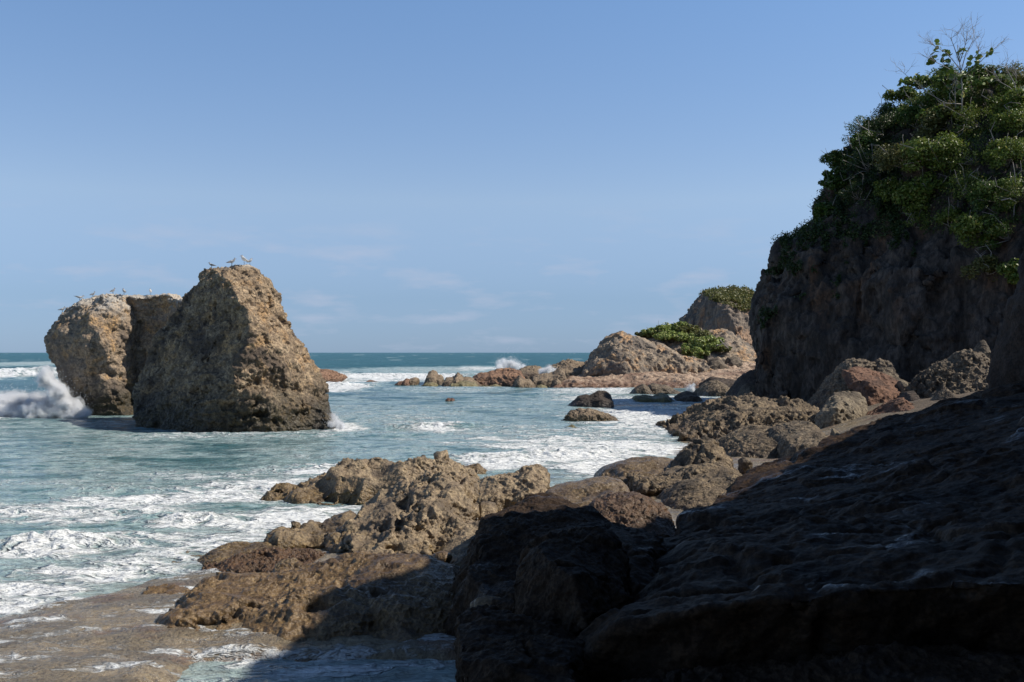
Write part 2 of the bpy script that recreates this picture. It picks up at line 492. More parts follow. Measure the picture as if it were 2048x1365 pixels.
def shore_mat():
    t = NT('wet_shore')
    den = t.attr('foam')
    m, n2, v = foam_mask(t, den, 2.2)
    p = t.scale(t.pos, (.7, 1.5, 1))
    a = t.noise(p, 1.3, 7, .6)
    b = t.noise(t.pos, 14, 6, .7)
    col = t.mix(t.rng(a, .4, .62), (.33, .26, .165), (.235, .20, .155))
    col = t.mix(t.rng(t.noise(p, .8, 4, .5), .56, .66, 0, .7), col, (.21, .115, .075))
    col = t.mix(t.rng(b, .46, .64, 0, .75), col, (.13, .095, .06))
    col = t.mix(t.rng(t.noise(t.pos, 40, 3, .6), .58, .70, 0, .6), col, (.36, .29, .18))
    dry = t.rng(t.xyz(t.pos)[2], .7, 1.6)
    col = t.mix(dry, col, t.mix(t.rng(b, .4, .6), (.20, .15, .105), (.09, .07, .05)))
    col = t.mix(m, col, (.80, .82, .82))
    t.l(col, t.bs.inputs['Base Color'])
    film = t.rng(t.noise(p, .9, 4, .55, .5), .42, .58)
    r = t.fmix(film, .42, .12)
    r = t.fmix(dry, r, .85)
    t.l(t.fmix(m, r, .8), t.bs.inputs['Roughness'])
    h = t.math('MULTIPLY', t.math('ADD', b, t.noise(t.pos, 3.5, 6, .6)), t.fmix(film, 1.0, .35))
    nrm = t.bump(h, .10, 1.0)
    nrm = t.bump(t.math('MULTIPLY', v, m), .05, 1.0, nrm)
    t.l(nrm, t.bs.inputs['Normal'])
    return t.m

def leaf_mat(name, a, b, c=None, gloss=.45, trans=.26):
    t = NT(name)
    n = t.attr('leafvar')
    col = t.mix(t.rng(n, .0, .8), a, b)
    if c: col = t.mix(t.rng(n, .93, .96), col, c)
    t.l(col, t.bs.inputs['Base Color'])
    t.bs.inputs['Roughness'].default_value = gloss
    t.bs.inputs['Specular IOR Level'].default_value = .35
    tr = t.n('ShaderNodeBsdfTranslucent'); t.l(col, tr.inputs[0])
    ms = t.n('ShaderNodeMixShader'); ms.inputs[0].default_value = trans
    t.l(t.bs.outputs[0], ms.inputs[1]); t.l(tr.outputs[0], ms.inputs[2]); t.l(ms.outputs[0], t.out.inputs[0])
    return t.m

def plain(name, col, rough=.6, var=.25, sc=8):
    t = NT(name)
    n = t.noise(t.pos, sc, 5, .6)
    t.l(t.mix(t.rng(n, .35, .65, 0, var), col, tuple(x * .5 for x in col)), t.bs.inputs['Base Color'])
    t.bs.inputs['Roughness'].default_value = rough
    return t.m

M['leaf'] = leaf_mat('green_leaf', (.04, .085, .014), (.10, .155, .028), (.25, .23, .07))
M['leaf_olive'] = leaf_mat('olive_leaf', (.09, .10, .03), (.17, .17, .05), (.30, .24, .10))
M['leaf_dull'] = leaf_mat('dull_leaf', (.025, .05, .012), (.055, .09, .022), (.16, .14, .06))
M['leaf_sunlit'] = leaf_mat('sunlit_leaf', (.08, .135, .022), (.18, .225, .04), (.34, .30, .10))  # sunlight on the right-hand cliff shrubs put into this leaf colour
M['leaf_grape'] = leaf_mat('round_leaf', (.08, .14, .022), (.17, .23, .05), (.46, .42, .16))
M['leaf_head'] = leaf_mat('headland_leaf', (.16, .22, .05), (.33, .38, .11), (.45, .42, .2))
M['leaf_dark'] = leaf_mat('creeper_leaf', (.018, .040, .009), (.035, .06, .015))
M['twig'] = plain('grey_twig', (.30, .27, .24), .8)
M['stem'] = plain('brown_stem', (.13, .10, .075), .8)

# ---------------------------------------------------------------- sea and shore sheets
def rows(a, steps):
    y = [a]
    for lim, s0, s1 in steps:
        y0 = y[-1]
        while y[-1] < lim:
            f = (y[-1] - y0) / max(lim - y0, 1e-6)
            y.append(y[-1] + s0 + (s1 - s0) * f)
    return np.array(y)

def fan(name, ys, ts, zfun, mat):
    T, Y = np.meshgrid(ts, ys)
    X = T * (Y + 2.0)
    x, y = X.ravel(), Y.ravel()
    z, attrs = zfun(x, y)
    nr, nc = T.shape
    i = np.arange((nr - 1) * nc).reshape(nr - 1, nc)[:, :-1].ravel()
    Fc = np.stack([i, i + 1, i + nc + 1, i + nc], 1)
    o = mesh_obj(name, np.stack([x, y, z], 1), Fc, mat)
    for k, v in attrs.items():
        a = o.data.attributes.new(k, 'FLOAT', 'POINT'); a.data.foreach_set('value', v.astype(np.float32))
    return o

# shoreline: for each distance y the x where the land starts (from the waterline seen in the photograph)
SL = [(-200, 1300), (0, 1237), (110, 1207), (220, 1188), (300, 1162), (370, 1146), (460, 1120), (600, 1080), (760, 1045),
      (950, 1012), (1090, 985), (1200, 955), (1290, 925), (1340, 895), (1400, 868), (1440, 845), (1470, 822), (1510, 806)]
_sl = sorted([(P(a, b, 4 * F / (b - HOR)).y, P(a, b, 4 * F / (b - HOR)).x) for a, b in SL])
_sly = np.array([a for a, b in _sl]); _slx = np.array([b for a, b in _sl])

def shore_z(x, y):
    xs = np.interp(y, _sly, _slx)
    Q = np.stack([x, y, np.zeros_like(x)], 1)
    d = x - xs + .5 * fbm(Q * .5, 3)
    near = sstep(30, 16, y)
    cap = .12 * near + .45 * (1 - near)
    slope = .05
    z = np.where(d > 0, np.minimum(d * slope, cap), np.maximum(d * .14, -2.5))
    z = z + (1 - near) * np.clip(x - 12.5 - .25 * np.clip(y - 45, 0, 60), 0, 12) * .20
    z = np.where(y > 90, -2.0, z)
    # the hollow at the foot of the near rocks
    pool = sstep(13.2, 12.6, y + .25 * perlin(Q * .9 + 3)) * sstep(-4.6, -3.4, x)
    z = z * (1 - pool) + (-.25) * pool
    z = z + .045 * fbm(Q * 1.1, 4) * near * sstep(0, 1, d) + .12 * (1 - near) * sstep(0, 4, d) * fbm(Q * .4, 4)
    z = z + near * sstep(0, .6, d) * .02 * ridged(Q * np.array([.6, 1.6, 1], np.float32), 3)
    z = z + near * sstep(0, .6, d) * (.022 * ridged(Q * 2.6, 4) * sstep(-.2, .4, perlin(Q * .5 + 8)) + .012 * fbm(Q * 6, 3))
    d = np.where(y > 90, -6.0, d)
    return z, d

# foam patches: (px, py, half width px, half height px, density) on the water level
FOAM = [(60, 750, 120, 13, .95), (60, 815, 150, 22, 1.0), (50, 830, 130, 10, 1.0), (420, 872, 200, 8, .5), (790, 757, 170, 7, 1.0), (620, 752, 60, 6, .9), (690, 777, 62, 7, 1.0), (900, 741, 210, 6, .42),
        (960, 738, 60, 4, .7), (60, 728, 200, 6, .4), (690, 857, 44, 10, .75), (560, 868, 170, 12, .42), (880, 857, 62, 10, .8), (800, 840, 150, 22, .42),
        (1000, 925, 120, 13, .92), (760, 938, 170, 10, .8), (1130, 915, 110, 20, .95), (1270, 900, 150, 24, .95), (1240, 868, 190, 14, .55),
        (1320, 832, 170, 15, .85), (1180, 935, 90, 18, .9), (960, 865, 260, 14, .42), (1330, 815, 60, 4, .3),
        (230, 1010, 260, 26, .74), (470, 985, 200, 28, .72), (360, 1050, 62, 15, .98), (560, 1045, 190, 32, .80), (640, 1035, 120, 25, .80),
        (130, 1095, 130, 19, .90), (330, 1090, 230, 26, .74), (200, 1150, 240, 26, .78), (60, 1215, 230, 24, 1.0), (20, 1180, 120, 14, .75), (450, 1110, 160, 30, .68), (60, 1180, 160, 18, .85), (1230, 925, 150, 30, .8),
        (150, 1040, 200, 18, .66), (640, 1345, 260, 30, .62), (850, 1330, 120, 20, .55), (500, 1330, 100, 14, .6), (975, 1008, 40, 18, .98), (960, 1050, 30, 20, .8),
        (600, 1130, 60, 12, .8), (930, 1170, 14, 25, .3), (1400, 775, 30, 12, .5), (1200, 783, 120, 5, .65), (1380, 800, 90, 5, .6), (900, 780, 120, 4, .42),
        (1480, 797, 60, 6, .5), (300, 1210, 150, 10, .25), (500, 950, 300, 14, .5), (1130, 890, 240, 22, .72), (1300, 855, 160, 16, .75), (700, 960, 200, 16, .6), (100, 965, 240, 10, .38), (760, 905, 300, 8, .32), (1230, 800, 160, 9, .6)]
_fw = []
for a, b, ra, rb, dn in FOAM:
    y = 4 * F / (b - HOR)
    yn, yf = 4 * F / (b + rb - HOR), 4 * F / max(b - rb - HOR, 3)
    _fw.append(((a - 1024) / F * y, (yn + yf) / 2, ra / F * y, (yf - yn) / 2, dn))

def foam_density(x, y, edge=.45):
    Q = np.stack([x * .35, y * .6, np.zeros_like(x)], 1)
    w = fbm(Q, 4) * edge
    d = np.zeros_like(x)
    for cx, cy, rx, ry, dn in _fw:
        m = (np.abs(x - cx) < rx * 1.8) & (np.abs(y - cy) < ry * 1.8)
        if not m.any(): continue
        r = np.sqrt(((x[m] - cx) / (rx * 1.2)) ** 2 + ((y[m] - cy) / (ry * 1.3)) ** 2) + w[m]
        d[m] = np.maximum(d[m], min(1, dn * 1.12) * sstep(1.35, .25, r))
    return d

CREST = [  # breaking crests: x, y, half length, half width, height
    (P(360, 1050, 1).x * 23.3, 23.3, 1.0, .55, .30), (P(130, 1095, 1).x * 20.6, 20.6, 1.3, .5, .25), (P(40, 1100, 1).x * 20, 20.2, 1.0, .5, .2),
    (P(1010, 920, 1).x * 37.5, 37.5, 3.0, .8, .22), (P(1190, 915, 1).x * 38, 38, 2.5, .9, .22), (P(870, 855, 1).x * 53, 53, 2.4, .8, .35),
    (P(700, 935, 1).x * 34.8, 34.8, 3.4, .6, .16), (P(210, 985, 1).x * 28.6, 28.6, 1.6, .5, .2), (P(480, 980, 1).x * 29.2, 29.2, 1.6, .5, .16),
    (P(-70, 820, 1).x * 63, 63.5, 5, 2.2, 1.0), (P(60, 752, 1).x * 168, 168, 26, 6, 1.7), (P(790, 757, 1).x * 155, 155, 24, 5, .9),
    (P(690, 777, 1).x * 112, 112, 4.0, 2.0, .55), (P(1350, 830, 1).x * 64, 64, 5, 1.0, .25),
    (P(640, 870, 1).x * 48, 48.0, 6, 1.1, .14), (P(150, 1040, 1).x * 24.5, 24.5, 2.0, .5, .14), (P(1300, 905, 1).x * 40, 40, 2.5, .6, .15)]

def sea_z(x, y):
    Q = np.stack([x, y, np.zeros_like(x)], 1).astype(np.float32)
    sz, d = shore_z(x, y)
    wsh = sstep(1.5, -4, d)                      # waves die out on the shore
    dist = np.clip(y / 120, .25, 1)
    z = np.zeros_like(x)
    for k, (wl, ang, a) in enumerate([(17, .15, .20), (9.5, -.25, .11), (5.2, .4, .06), (3.1, -.1, .035)]):
        ph = (x * math.sin(ang) + y * math.cos(ang)) * 2 * math.pi / wl + 1.8 * perlin(Q * (.25 / math.sqrt(wl)) + k * 9)
        s = np.sin(ph); fade = np.clip(1 - y / (wl * 45), 0, 1)
        z += a * dist * fade * (1 - 2 * np.sqrt(np.clip((1 - s) / 2, 0, 1)) + .35)
    z += .05 * fbm(Q * np.array([.8, 1.4, 1], np.float32), 4) * np.clip(1 - y / 150, 0, 1) * (.3 + .7 * wsh)
    f = foam_density(x, y)
    for cx, cy, lx, ly, h in CREST:
        m = (np.abs(x - cx) < lx * 1.6) & (np.abs(y - cy) < ly * 2.6)
        if not m.any(): continue
        r1 = np.clip(1 - ((x[m] - cx) / (lx * 1.5)) ** 2, 0, 1)
        yy = (y[m] - cy + ly * .5 * perlin(Q[m] / (lx + .5) * 1.5 + 3)) / ly
        prof = np.where(yy < 0, np.exp(-(yy * 2.0) ** 2), np.exp(-(yy * .75) ** 2))
        z[m] += h * r1 * prof * (.7 + .5 * perlin(Q[m] * (1.2 / max(h, .3)) + 11) * .6)
    z = z * (.15 + .85 * wsh)
    z += f * (.035 + .02 * np.clip(y / 60, 0, 1.5)) * (ridged(Q * 1.3, 4) - .3) * np.clip(1 - y / 260, .0, 1)
    z = np.where(y > 900, 0, z)
    shal = np.clip(sstep(95, 30, y) * .75 + .45 * sstep(200, 130, y) * sstep(80, 160, y) + .3 * fbm(Q * .06, 3), 0, 1)
    shal = np.maximum(shal, .5 * sstep(.05, .5, f))
    sandy = sstep(-5.5, .3, d) * sstep(85, 45, y) * .75
    sandy = np.maximum(sandy, .7 * sstep(-3, 1.0, d) * sstep(85, 60, y))
    caps = sstep(.62, .95, fbm(Q * np.array([.018, .035, 1], np.float32) * 2.2, 4)) * sstep(120, 220, y) * .75
    f = np.maximum(f, caps)
    f = np.maximum(f, (.20 + .26 * fbm(Q * np.array([.22, .5, 1], np.float32), 4)) * sstep(130, 70, y))
    return z, {'foam': f, 'shallow': shal, 'sandy': sandy, 'far': sstep(60, 260, y)}

ys = rows(5.0, [(30, .05, .07), (75, .07, .16), (130, .16, .35), (300, .4, 2.0), (1200, 2.5, 40), (9000, 60, 900)])
ts = np.concatenate([np.linspace(-1.6, -.66, 60)[:-1], np.linspace(-.66, .45, 760), np.linspace(.45, 1.6, 70)[1:]])
M['water'] = water_mat()
sea = fan('sea', ys, ts, sea_z, M['water'])
tag(sea, kind='structure')

def shore_zf(x, y):
    z, d = shore_z(x, y)
    near = sstep(30, 18, y)
    f = foam_density(x, y, .5)
    # swash streaks left on the shelf
    Q = np.stack([x * .5, y * 2.2, np.zeros_like(x)], 1)
    st = (.25 + .5 * sstep(-.1, .6, fbm(Q, 4))) * near
    f = np.maximum(f * sstep(1.2, .0, d), st)
    return z, {'foam': f}
M['shore'] = shore_mat()
shore = fan('shore', rows(3.0, [(20, .05, .06), (60, .08, .3), (110, .4, 1.5)]),
            np.concatenate([np.linspace(-1.0, -.55, 40)[:-1], np.linspace(-.55, .6, 420), np.linspace(.6, 1.5, 60)[1:]]), shore_zf, M['shore'])
tag(shore, kind='structure')
bed = mesh_obj('seabed', np.array([(-9000, -60, -3.2), (9000, -60, -3.2), (9000, 9500, -3.2), (-9000, 9500, -3.2)], float), np.array([[0, 1, 2, 3]]), M['shore'], smooth=False)
tag(bed, kind='structure')

# ---------------------------------------------------------------- sea stacks
def c1(*pts):
    return [P(60 + u / 3.102, 480 + v / 3.102, Y) for u, v, Y in pts]

def rock(name, label, pieces, vox, spec, mat, cat='rock', group=None, **kw):
    o = solid(name, pieces, vox, spec, M[mat], **kw)
    return tag(o, label, cat, group)

big = rock('sea_stack', 'tallest sea stack, tan right face and dark left face, birds on its top', [
    hull_piece(c1((1180, 185, 53.5), (1310, 330, 51.6), (1360, 480, 50.6), (975, 320, 57.6), (1040, 230, 56.6), (1080, 203, 56.1), (900, 440, 58.1),
                  (1330, 150, 55.5), (1385, 178, 55.5), (1450, 250, 55.5), (1510, 390, 55.5), (1600, 520, 56), (1040, 260, 59), (1390, 220, 59),
                  (900, 440, 60), (1600, 520, 60), (1350, 700, 50.3), (800, 620, 58.6), (1700, 740, 56))),
    hull_piece(c1((900, 440, 58.1), (800, 570, 58.1), (755, 720, 58.1), (650, 890, 57.1), (645, 960, 56.6), (1360, 480, 50.6), (1350, 600, 50.3),
                  (1300, 760, 49.9), (1280, 900, 49.6), (1590, 520, 56), (1710, 740, 55.5), (1820, 890, 55), (1845, 960, 54.5), (1260, 1000, 49.6),
                  (700, 1050, 55.6), (900, 440, 61), (1590, 520, 61), (1820, 890, 61), (680, 900, 61), (1500, 800, 51.2))),
    hull_piece(c1((650, 900, 56.6), (680, 1050, 55.1), (695, 1260, 52.4), (1150, 1080, 50.0), (1120, 1290, 50.0), (1290, 950, 49.6), (1885, 1105, 53),
                  (1850, 1250, 53), (1845, 960, 54), (1500, 1290, 50.4), (1500, 1000, 50.3), (700, 1200, 61), (1850, 1200, 61), (1820, 960, 61), (700, 920, 61)))],
    .06, [('warp', 3.4, .35), ('facet', 2.0, .20), ('bulb', 1.4, .16), ('scallop', .8, .12), ('pit', .9, .32), ('strata', .6, .09), ('knob', .30, .08), ('ridged', .34, .08), ('fbm', .16, .04)], 'stack', 'sea stack')

ls = rock('sea_stack', 'wide sea stack left of the tallest one, whitish top, wave breaking at its side', [
    hull_piece(c1((125, 680, 66), (120, 600, 66), (205, 480, 66), (300, 400, 65.5), (460, 345, 65.5), (600, 362, 65.4), (680, 400, 66.4), (350, 480, 63.5),
                  (450, 600, 62.4), (330, 650, 62.6), (540, 640, 63.5), (675, 800, 66.2), (215, 880, 65), (160, 790, 66), (300, 900, 63.4), (560, 900, 63.6),
                  (130, 660, 72), (300, 400, 72), (640, 420, 73))),
    hull_piece(c1((170, 800, 66.5), (230, 950, 64.6), (270, 1050, 63.2), (300, 1330, 62.8), (700, 1330, 62.8), (690, 800, 67), (450, 820, 62.8), (400, 1000, 63.2),
                  (600, 900, 63.6), (240, 900, 71), (700, 1100, 72))),
    hull_piece(c1((520, 362, 65.6), (780, 362, 65.0), (520, 362, 71), (780, 362, 71), (560, 500, 66.2), (760, 470, 65.6), (560, 500, 71), (760, 470, 71))),
    hull_piece(c1((480, 372, 68), (500, 900, 68), (670, 372, 66.8), (760, 362, 65.8), (870, 352, 64.6), (960, 375, 64.0), (665, 900, 66.8), (960, 900, 64.3), (960, 1150, 64),
                  (665, 1150, 69), (640, 400, 73), (960, 380, 73), (960, 1100, 73)))],
    .075, [('warp', 3.6, .4), ('bulb', 2.0, .28), ('scallop', 1.0, .14), ('pit', 1.0, .25), ('knob', .42, .15), ('strata', .5, .07), ('ridged', .34, .07), ('fbm', .18, .04)], 'stack_far', 'sea stack')

# low reef just showing behind the right foot of the tall stack
rock('reef_rock', 'low brown reef rock showing behind the right foot of the tallest sea stack', [ridge_piece(
    [(600, 745), (624, 738), (650, 741), (670, 746), (686, 751)], 140, 134, 146)], .1, karst(3, 1.3), 'red')

# ---------------------------------------------------------------- chain of reef rocks before the headland
def cA(pts): return crop(760, 600, 5.12, pts)
def cB(pts): return crop(1120, 560, 4.971, pts)
def cC(pts): return crop(1240, 740, 5.12, pts)
def cD(pts): return crop(1580, 660, 4.376, pts)
def cE(pts): return crop(540, 890, 3.938, pts)
def cF(pts): return crop(900, 890, 3.2, pts)
def c5(pts): return crop(0, 860, 2.703, pts)
def c7(pts): return crop(0, 1020, 3.938, pts)

chain = [
    ('leftmost low reddish rock of the reef chain, washed by foam', [(155, 868), (200, 835), (240, 832), (272, 805), (300, 812), (330, 868)], 123, 120.5, 126, 'red', 0),
    ('small block beside the leftmost reddish rock of the reef chain', [(290, 868), (310, 810), (360, 793), (388, 800), (400, 872)], 124, 121, 127, 'chain', 0),
    ('tall knobbed reef rock with a round cap, standing apart in the foam', [(462, 870), (478, 800), (498, 745), (535, 718), (578, 728), (592, 770), (625, 765), (648, 800), (655, 870)], 124, 120.5, 127, 'chain', 0),
    ('low pale reef rock at the foot of the tall knobbed one', [(430, 888), (470, 855), (530, 842), (575, 855), (590, 890)], 118, 115.5, 120, 'olive', 0),
    ('peaked brown reef rock between the knobbed rock and the long reddish one', [(640, 880), (672, 805), (700, 795), (765, 790), (800, 742), (845, 792), (880, 790), (935, 800), (1000, 850), (1045, 885)], 117, 112.5, 121, 'chain', 0),
    ('long reddish brown reef rock lying in the middle of the chain', [(925, 830), (960, 790), (1020, 755), (1110, 740), (1200, 712), (1290, 700), (1380, 698), (1440, 720), (1470, 800), (1480, 860)], 122, 118, 127, 'red', 0),
    ('round topped reef rock behind the long reddish one', [(1400, 760), (1440, 705), (1500, 685), (1590, 672), (1650, 690), (1660, 740), (1650, 800)], 132, 127, 137, 'chain', 0),
    ('low scalloped reef rock in front of the peaked brown one', [(700, 905), (740, 850), (830, 835), (900, 830), (980, 850), (1010, 905)], 114, 111, 116, 'olive', 0),
    ('low olive reef rocks at the water below the long reddish one', [(1010, 925), (1050, 880), (1110, 890), (1180, 868), (1250, 895), (1290, 926)], 111.5, 109, 114, 'olive', 0),
    ('upright scalloped reef rock standing before the long reddish one', [(1300, 925), (1370, 870), (1395, 800), (1430, 770), (1470, 810), (1530, 815), (1570, 850), (1600, 926)], 111.5, 108, 116, 'chain', 0),
    ('small triangular tan reef rock at the right end of the waterline', [(1585, 926), (1605, 885), (1650, 868), (1700, 885), (1725, 926)], 109.5, 107.5, 112, 'olive', 0),
    ('slanting pointed reef rock with foam spilling over behind it', [(1545, 870), (1565, 790), (1640, 765), (1760, 745), (1850, 695), (1915, 700), (1960, 742), (1930, 800), (1880, 865)], 119, 114, 123, 'chain', 0),
    ('highest reef rock with a split top, next to the headland', [(1640, 740), (1700, 695), (1790, 668), (1880, 622), (1960, 612), (2048, 640), (2110, 655), (2150, 700), (2190, 760)], 133, 126, 138, 'chain', 0),
    ('small blocky reef stone below the slanting pointed one', [(1750, 870), (1775, 830), (1810, 798), (1850, 835), (1862, 870)], 112, 110, 114, 'chain', 0),
    ('tiny reef tip alone in open water in front of the chain', [(676, 1022), (700, 1004), (722, 1010), (745, 1000), (757, 1022)], 82, 81, 83, 'red', 0),
    ('flat reef tip in the foam between the tall stack and the chain', [(-150, 846), (-110, 822), (-60, 832), (-10, 846)], 128, 126, 131, 'red', 0)]
for i, (lab, top, Yr, Yf, Yb, mt, _) in enumerate(chain):
    pts = cA(top)
    w = abs(pts[-1][0] - pts[0][0]) / F * Yr
    s = max(1.2, min(w * .55, 4.5))
    rock('reef_rock', lab, [ridge_piece(pts, Yr, Yf, Yb, 0, .2)], max(.05, min(.11, s / 22)), karst(s, 1.0), mt, group='rocks of the reef chain', seed=i * 1.3)

# ---------------------------------------------------------------- headland, platform, far hill
plat = rock('rock_platform', 'flat reddish tan rock platform below the headland hump, wet brown edge at the sea', [
    hull_piece([P(1105, 778, 109), P(1500, 790, 106), P(1600, 790, 106), P(1120, 768, 112), P(1230, 765, 111), P(1560, 745, 116),
                P(1240, 742, 125), P(1380, 732, 128), P(1560, 722, 130), P(1560, 722, 150), P(1160, 745, 135), P(1105, 800, 112), P(1600, 810, 108), P(1160, 800, 140), P(1700, 770, 150)])],
    .13, [('warp', 6, .5), ('scallop', 2.5, .35), ('ridged', 1.2, .16), ('fbm', .6, .10)], 'platform', 'rock platform')
hump = rock('headland', 'long low headland hump of grey and orange rock rising behind the platform', [
    ridge_piece(cB([(235, 900), (265, 850), (320, 740), (405, 670), (500, 575), (570, 532), (620, 522), (700, 545), (800, 568), (890, 600), (1000, 640), (1090, 700), (1210, 770), (1400, 815), (1500, 880)]), 127, 119, 140, 1.4, .12)],
    .11, [('warp', 5, .5), ('facet', 3.5, .5), ('scallop', 2.0, .45), ('pit', 1.6, .40), ('ridged', 1.0, .22), ('fbm', .4, .08)], 'headland', 'headland')
bank = rock('rocky_bank', 'grey rocky bank carrying the green shrub, between the hump and the far hill', [
    ridge_piece(cB([(770, 680), (800, 600), (860, 555), (950, 530), (1100, 505), (1200, 500), (1270, 480), (1330, 460), (1390, 490), (1540, 515), (1650, 520), (1710, 560), (1850, 660), (2100, 690)]), 140, 126, 158, 1.5, .0)],
    .16, [('warp', 5, .5), ('facet', 3, .4), ('scallop', 2, .35), ('ridged', 1.2, .25), ('fbm', .5, .10)], 'headland', 'rocky bank')
hill = rock('rock_hill', 'far steep rock hill with a green cap, half hidden by the big dark cliff', [
    hull_piece([P(*cB([(1200, 460)])[0], 172), P(*cB([(1300, 320)])[0], 172), P(*cB([(1385, 200)])[0], 172), P(*cB([(1470, 125)])[0], 173),
                P(*cB([(1600, 108)])[0], 175), P(*cB([(1750, 108)])[0], 176), P(*cB([(1860, 135)])[0], 176), P(*cB([(1985, 210)])[0], 176), P(*cB([(2150, 300)])[0], 176),
                P(*cB([(1500, 190)])[0], 166), P(*cB([(1690, 300)])[0], 160), P(*cB([(1720, 420)])[0], 157), P(*cB([(1790, 640)])[0], 155),
                P(*cB([(1200, 620)])[0], 168), P(*cB([(1990, 280)])[0], 163), P(*cB([(2200, 640)])[0], 162), P(*cB([(2200, 340)])[0], 168), P(*cB([(1790, 760)])[0], 155), P(*cB([(1200, 760)])[0], 170),
                P(*cB([(1300, 320)])[0], 195), P(*cB([(1985, 210)])[0], 195), P(*cB([(1200, 700)])[0], 195), P(*cB([(2300, 700)])[0], 195)])],
    .2, [('warp', 6, .4), ('facet', 5, .7, (1, 1, 2.2)), ('ridged', 2.2, .45, (1, 1, 3)), ('strata', 1.5, .25), ('fbm', 1.0, .2, (1, 1, 2)), ('fbm', .4, .08)], 'hill', 'hill')

beach = [
    ('grey boulder on the sand of the platform, left one of the pair', [(1420, 878), (1455, 825), (1500, 785), (1560, 768), (1620, 815), (1655, 880), (1668, 905)], 124, 121, 127, 1.5, 'grey_boulder'),
    ('grey boulder on the sand of the platform, right one of the pair', [(1640, 850), (1672, 770), (1750, 762), (1800, 820), (1830, 860), (1838, 892)], 126, 123, 129, 1.6, 'grey_boulder'),
    ('flat topped ledge boulder behind the pair on the sand', [(1555, 790), (1570, 730), (1610, 700), (1720, 702), (1850, 712), (1980, 700), (2060, 720)], 134, 130, 142, 1.8, 'platform'),
    ('dark angular shelf rock at the left end of the surf rocks', [(700, 1138), (740, 1075), (820, 1030), (870, 1062), (915, 1135)], 97, 95, 99, 0, 'grey_boulder'),
    ('wide rough shelf rock right of the dark angular one', [(870, 1130), (885, 1050), (930, 1030), (1050, 1048), (1140, 1092), (1200, 1130)], 99, 96.5, 102, 0, 'grey_boulder'),
    ('low olive algae covered rock nearest the shadowed water', [(708, 1205), (750, 1160), (850, 1148), (930, 1160), (1005, 1120), (1065, 1150), (1100, 1200)], 83, 80.5, 86, 0, 'olive'),
    ('small knobbly rock with foam behind it, right of the olive one', [(1115, 1195), (1160, 1160), (1210, 1128), (1260, 1105), (1340, 1122), (1385, 1190)], 84, 81.5, 87, 0, 'grey_boulder'),
    ('rounded rough rock right of the white splash among the surf rocks', [(1360, 1165), (1390, 1080), (1430, 1040), (1490, 1010), (1560, 1000), (1640, 1045), (1700, 1085), (1715, 1150)], 92, 87.5, 96, 0, 'grey_boulder'),
    ('shadowed reddish brown rock behind the rounded rough one', [(1430, 1020), (1500, 965), (1600, 972), (1700, 985), (1790, 1010)], 103, 100, 107, .3, 'dark_boulder'),
    ('large black boulder against the left edge of the dark cliff', [(1700, 1110), (1745, 1040), (1800, 955), (1880, 905), (1960, 885), (2060, 880)], 84, 80.5, 88, 0, 'dark_boulder'),
    ('small rounded boulder in front of the large black one by the cliff', [(1790, 1110), (1815, 1060), (1850, 1030), (1910, 1028), (1945, 1060), (1955, 1110)], 79, 77, 81, .0, 'grey_boulder'),
    ('dark angular boulder alone in the shadowed water before the platform', [(40, 1288), (110, 1230), (190, 1155), (265, 1130), (300, 1142), (385, 1098), (450, 1108), (512, 1150), (524, 1270)], 72, 70, 75, 0, 'dark_boulder')]
for i, (lab, top, Yr, Yf, Yb, zb, mt) in enumerate(beach):
    pts = cB(top)
    s = max(1.0, min(abs(pts[-1][0] - pts[0][0]) / F * Yr * .5, 4))
    rc = rough(s, 1.0) if mt in ('dark_boulder', 'platform') or i < 2 else karst(s, .9)
    rock('boulder', lab, [ridge_piece(pts, Yr, Yf, Yb, zb, .2)], max(.05, min(.10, s / 26)), rc, mt, cat='boulder', group='surf and sand boulders below the headland', seed=20 + i)
rock('boulder', 'sunlit pitted boulder in the foam, just before the dark angular one', [ridge_piece([(1126, 846), (1138, 826), (1158, 817), (1180, 818), (1205, 825), (1230, 836), (1236, 846)], 57.8, 56.3, 59.5, 0, .2)], .03, karst(1.6, 1.2), 'chain', cat='boulder', group='surf and sand boulders below the headland', seed=41)
rock('boulder', 'flattest small rock awash below the sunlit pitted boulder', [ridge_piece([(1104, 861), (1125, 856), (1145, 850), (1158, 856), (1164, 862)], 52.5, 51.3, 53.5, 0, .1)], .03, karst(1.0, .8), 'olive', cat='boulder', group='surf and sand boulders below the headland', seed=42)

